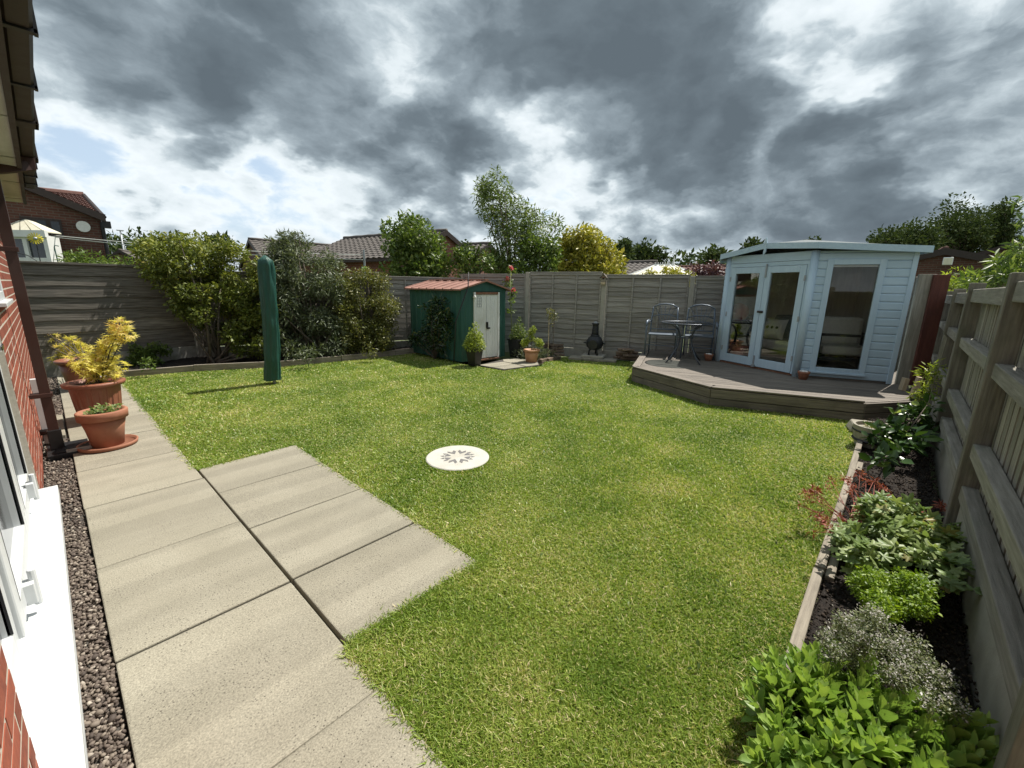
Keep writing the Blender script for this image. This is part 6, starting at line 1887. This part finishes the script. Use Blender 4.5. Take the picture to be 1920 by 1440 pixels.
tree('round_tree', 'rounded leafy tree behind the shed in front of the brick gable', base_at(770, 11.5), [([(725, 420), (760, 412), (785, 415), (815, 440), (832, 480), (835, 520), (790, 530), (735, 525), (722, 500), (735, 460)], 10.6, 11.6, 70, .18, .32)], M['lf_mid'], .105, 8000, 12, LEAF, tr=.08)
tree('clipped_tree', 'small round headed tree between the gable and the tall tree', base_at(882, 10.8), [([(848, 480), (880, 460), (915, 475), (920, 500), (890, 512), (850, 505)], 10.4, 11.0, 26, .14, .22), ([(915, 465), (940, 470), (945, 505), (920, 508)], 11.2, 11.8, 12, .14, .22)], M['lf_mid'], .09, 2600, 8, LEAF, tr=.05)
tree('tall_tree', 'tall airy willow like tree rising above the fence', base_at(965, 11.5), [([(900, 350), (930, 320), (945, 325), (950, 365), (985, 370), (1000, 390), (1030, 395), (1055, 410), (1045, 440), (1030, 460), (1020, 510), (930, 510), (925, 440), (905, 400)], 10.9, 12.1, 120, .15, .30)], M['lf_willow'], .115, 8200, 26, LEAF_LONG, up=.6, tr=.07, fork=.3)
tree('low_shrub_tree', 'light green shrub below the tall tree at the fence top', base_at(1015, 11.0), [([(985, 450), (1035, 455), (1050, 510), (960, 515)], 10.6, 11.2, 30, .16, .26)], M['lf_mid'], .09, 2800, 8, LEAF, cat='shrub')
tree('golden_bush', 'dense golden yellow domed bush beyond the lap fence', base_at(1100, 12.0), [([(1045, 470), (1065, 445), (1090, 436), (1105, 432), (1130, 450), (1155, 475), (1170, 510), (1165, 530), (1040, 530), (1035, 500)], 11.4, 12.6, 110, .16, .27)], M['lf_gold'], .10, 13000, 10, LEAF, up=.6, cat='shrub')
tree('yellow_shrub', 'pale yellow variegated shrub in front of the cream conservatory roof', base_at(1270, 13.0), [([(1210, 512), (1240, 504), (1290, 510), (1310, 518), (1300, 530), (1210, 530)], 12.6, 13.2, 24, .10, .18)], M['lf_gold'], .08, 1500, 6, LEAF, cat='shrub')
tree('purple_shrub', 'purple leaved shrub against the left of the summerhouse roof', base_at(1330, 15.0), [([(1300, 502), (1330, 495), (1350, 497), (1350, 525), (1305, 525)], 14.6, 15.4, 22, .16, .28)], M['lf_purple'], .11, 1500, 6, LEAF, cat='shrub')
tree('conifer', 'dark pointed conifer beyond the golden bush', base_at(1168, 34), [([(1155, 490), (1166, 454), (1172, 456), (1186, 490)], 33, 34.5, 34, .35, .6)], M['lf_far'], .30, 1500, 6, LEAF, tr=.2)
tree('far_tree', 'rounded far tree right of the dark conifer', base_at(1215, 38), [([(1190, 490), (1195, 472), (1215, 464), (1238, 475), (1245, 490)], 37, 39, 30, .5, .8)], M['lf_far'], .34, 1500, 6, LEAF, tr=.2)
tree('far_tree', 'dark far tree just left of the summerhouse roof', base_at(1335, 40), [([(1318, 492), (1325, 478), (1345, 474), (1356, 490)], 39, 41, 24, .5, .8)], M['lf_far'], .34, 1200, 5, LEAF, tr=.2)
tree('far_tree', 'tree tip peeping over the summerhouse roof left of the finial', base_at(1408, 30), [([(1396, 470), (1410, 458), (1422, 470)], 29, 30, 10, .4, .6)], M['lf_far'], .3, 500, 4, LEAF, tr=.15)
tree('far_tree', 'small tree tip peeping over the middle of the summerhouse roof', base_at(1525, 30), [([(1516, 466), (1525, 451), (1534, 466)], 29, 30, 10, .3, .45)], M['lf_far'], .3, 400, 4, LEAF, tr=.15)
tree('broad_tree', 'wide low tree mass behind the summerhouse roof at right', base_at(1690, 24), [([(1640, 460), (1660, 442), (1700, 435), (1740, 430), (1760, 470), (1650, 475)], 22.5, 25, 60, .5, .8)], M['lf_far'], .17, 9000, 10, LEAF, tr=.2)
tree('broad_tree', 'big dark rounded tree behind the right bungalow', base_at(1800, 26), [([(1752, 440), (1760, 405), (1785, 386), (1820, 386), (1838, 405), (1845, 440), (1840, 475), (1760, 475)], 24.5, 27.5, 75, .5, .85)], M['lf_far'], .17, 10000, 16, LEAF, tr=.25)
tree('poplar', 'narrow dark twin topped tree at the far right', base_at(1872, 27), [([(1850, 470), (1857, 390), (1866, 388), (1872, 420), (1880, 380), (1888, 385), (1900, 430), (1910, 470)], 26, 28, 60, .35, .6)], M['lf_far'], .17, 5500, 12, LEAF, tr=.25)
# shrubs overhanging the slat fence
tree('overhanging_shrub', 'leafy light green shrub leaning over the slat fence', base_at(1900, 6.2), [([(1815, 530), (1850, 505), (1890, 470), (1930, 440), (1940, 520), (1880, 535), (1840, 540)], 5.3, 6.4, 44, .07, .14), ([(1895, 390), (1925, 365), (1930, 430), (1905, 430)], 5.3, 5.8, 7, .04, .08)], M['lf_mid'], .10, 1500, 14, LEAF_LONG, up=.3, tr=.03, cat='shrub')
tree('overhanging_shrub', 'pale leaved bush filling the gap above the slat fence near the boards', base_at(1795, 8.0), [([(1750, 540), (1775, 515), (1800, 515), (1835, 530), (1830, 560), (1780, 580), (1755, 575)], 7.3, 8.2, 30, .10, .18)], M['lf_lime'], .085, 1500, 8, LEAF_LONG, up=.4, tr=.03, cat='shrub')
# hedge beyond the board fence
tree('feathery_hedge', 'feathery bright green hedge top behind the dark board fence', base_at(165, 12.0), [([(100, 478), (160, 474), (235, 492), (270, 505), (270, 530), (100, 530)], 10.6, 11.6, 46, .16, .26)], M['lf_mid'], .11, 4200, 8, LEAF_LONG, up=1.2, tr=.04, cat='hedge')
tree('far_bush', 'loose green bush between street lamp and tall hedge', base_at(285, 14), [([(262, 470), (300, 452), (380, 450), (380, 480), (262, 490)], 13.5, 14.5, 20, .25, .4)], M['lf_hedge'], .12, 1800, 6, LEAF, cat='shrub')
tree('far_tree', 'dark tree tops above the middle of the hedge', base_at(420, 34), [([(392, 470), (400, 446), (425, 452), (440, 470)], 33, 35, 20, .5, .8)], M['lf_far'], .3, 1100, 5, LEAF, tr=.2)

# far wood along the skyline: one mass
C, rad = [], []
for px in np.arange(-200, 2200, 7):
    t = random.uniform(75, 120)
    hgt = random.uniform(.3, 1.0)*(1.0+.6*math.sin(px*.013)+.5*math.sin(px*.031+1))
    yh = 527+(px-70)*.01447
    p = W(px, yh-(6+9*hgt), t)
    for k in range(3):
        C.append((p.x+random.uniform(-1, 1), p.y+random.uniform(-1, 1), p.z*(1-.33*k))); rad.append(random.uniform(1.2, 2.4))
for px in np.arange(190, 300, 5):
    p = W(px, random.uniform(448, 470), random.uniform(70, 80))
    for k in range(4):
        C.append((p.x, p.y, p.z*(1-.25*k))); rad.append(random.uniform(1.3, 2.2))
for px in np.arange(1255, 1360, 6):
    p = W(px, random.uniform(484, 494), random.uniform(60, 70))
    for k in range(3):
        C.append((p.x, p.y, p.z*(1-.3*k))); rad.append(random.uniform(1.0, 1.8))
P, d = clump_points(C, rad, 42000, .5)
leaves_obj('woodland', M['lf_far'], None, P, d, .75, LEAF, up=.3, kind='stuff')
# pylon
pt = W(1249, 459, 240); b = ground_at(pt)
o = thing('pylon', 'faint lattice electricity pylon on the skyline', 'pylon', b)
zt_ = pt.z
mb = MB()
for sx in (-1, 1):
    for sy in (-1, 1):
        mb.tube([(sx*3.2, sy*3.2, 0), (sx*1.0, sy*1.0, zt_*.7), (0, 0, zt_)], [.16, .13, .1], 4)
mb.build('leg_frame', M['steel'], o)
ax = Vector((pt.y, -pt.x, 0)).normalized()
for f, w in ((.72, 5.5), (.82, 4.5), (.91, 3.5)):
    MB().tube([tuple(ax*-w+Vector((0, 0, zt_*f))), tuple(ax*w+Vector((0, 0, zt_*f)))], .16, 4).build('cross_arm', M['steel'], o)
mb = MB()
for k in range(8):
    f0, f1 = k/8*.7, (k+1)/8*.7
    w0, w1 = 3.2-2.2*f0/.7, 3.2-2.2*f1/.7
    s = 1 if k % 2 else -1
    mb.tube([tuple(ax*s*w0*1.3+Vector((0, 0, zt_*f0))), tuple(ax*-s*w1*1.3+Vector((0, 0, zt_*f1)))], .11, 4)
    mb.tube([tuple(ax*-s*w0*1.3+Vector((0, 0, zt_*f0))), tuple(ax*s*w1*1.3+Vector((0, 0, zt_*f1)))], .11, 4)
mb.build('lattice', M['steel'], o)
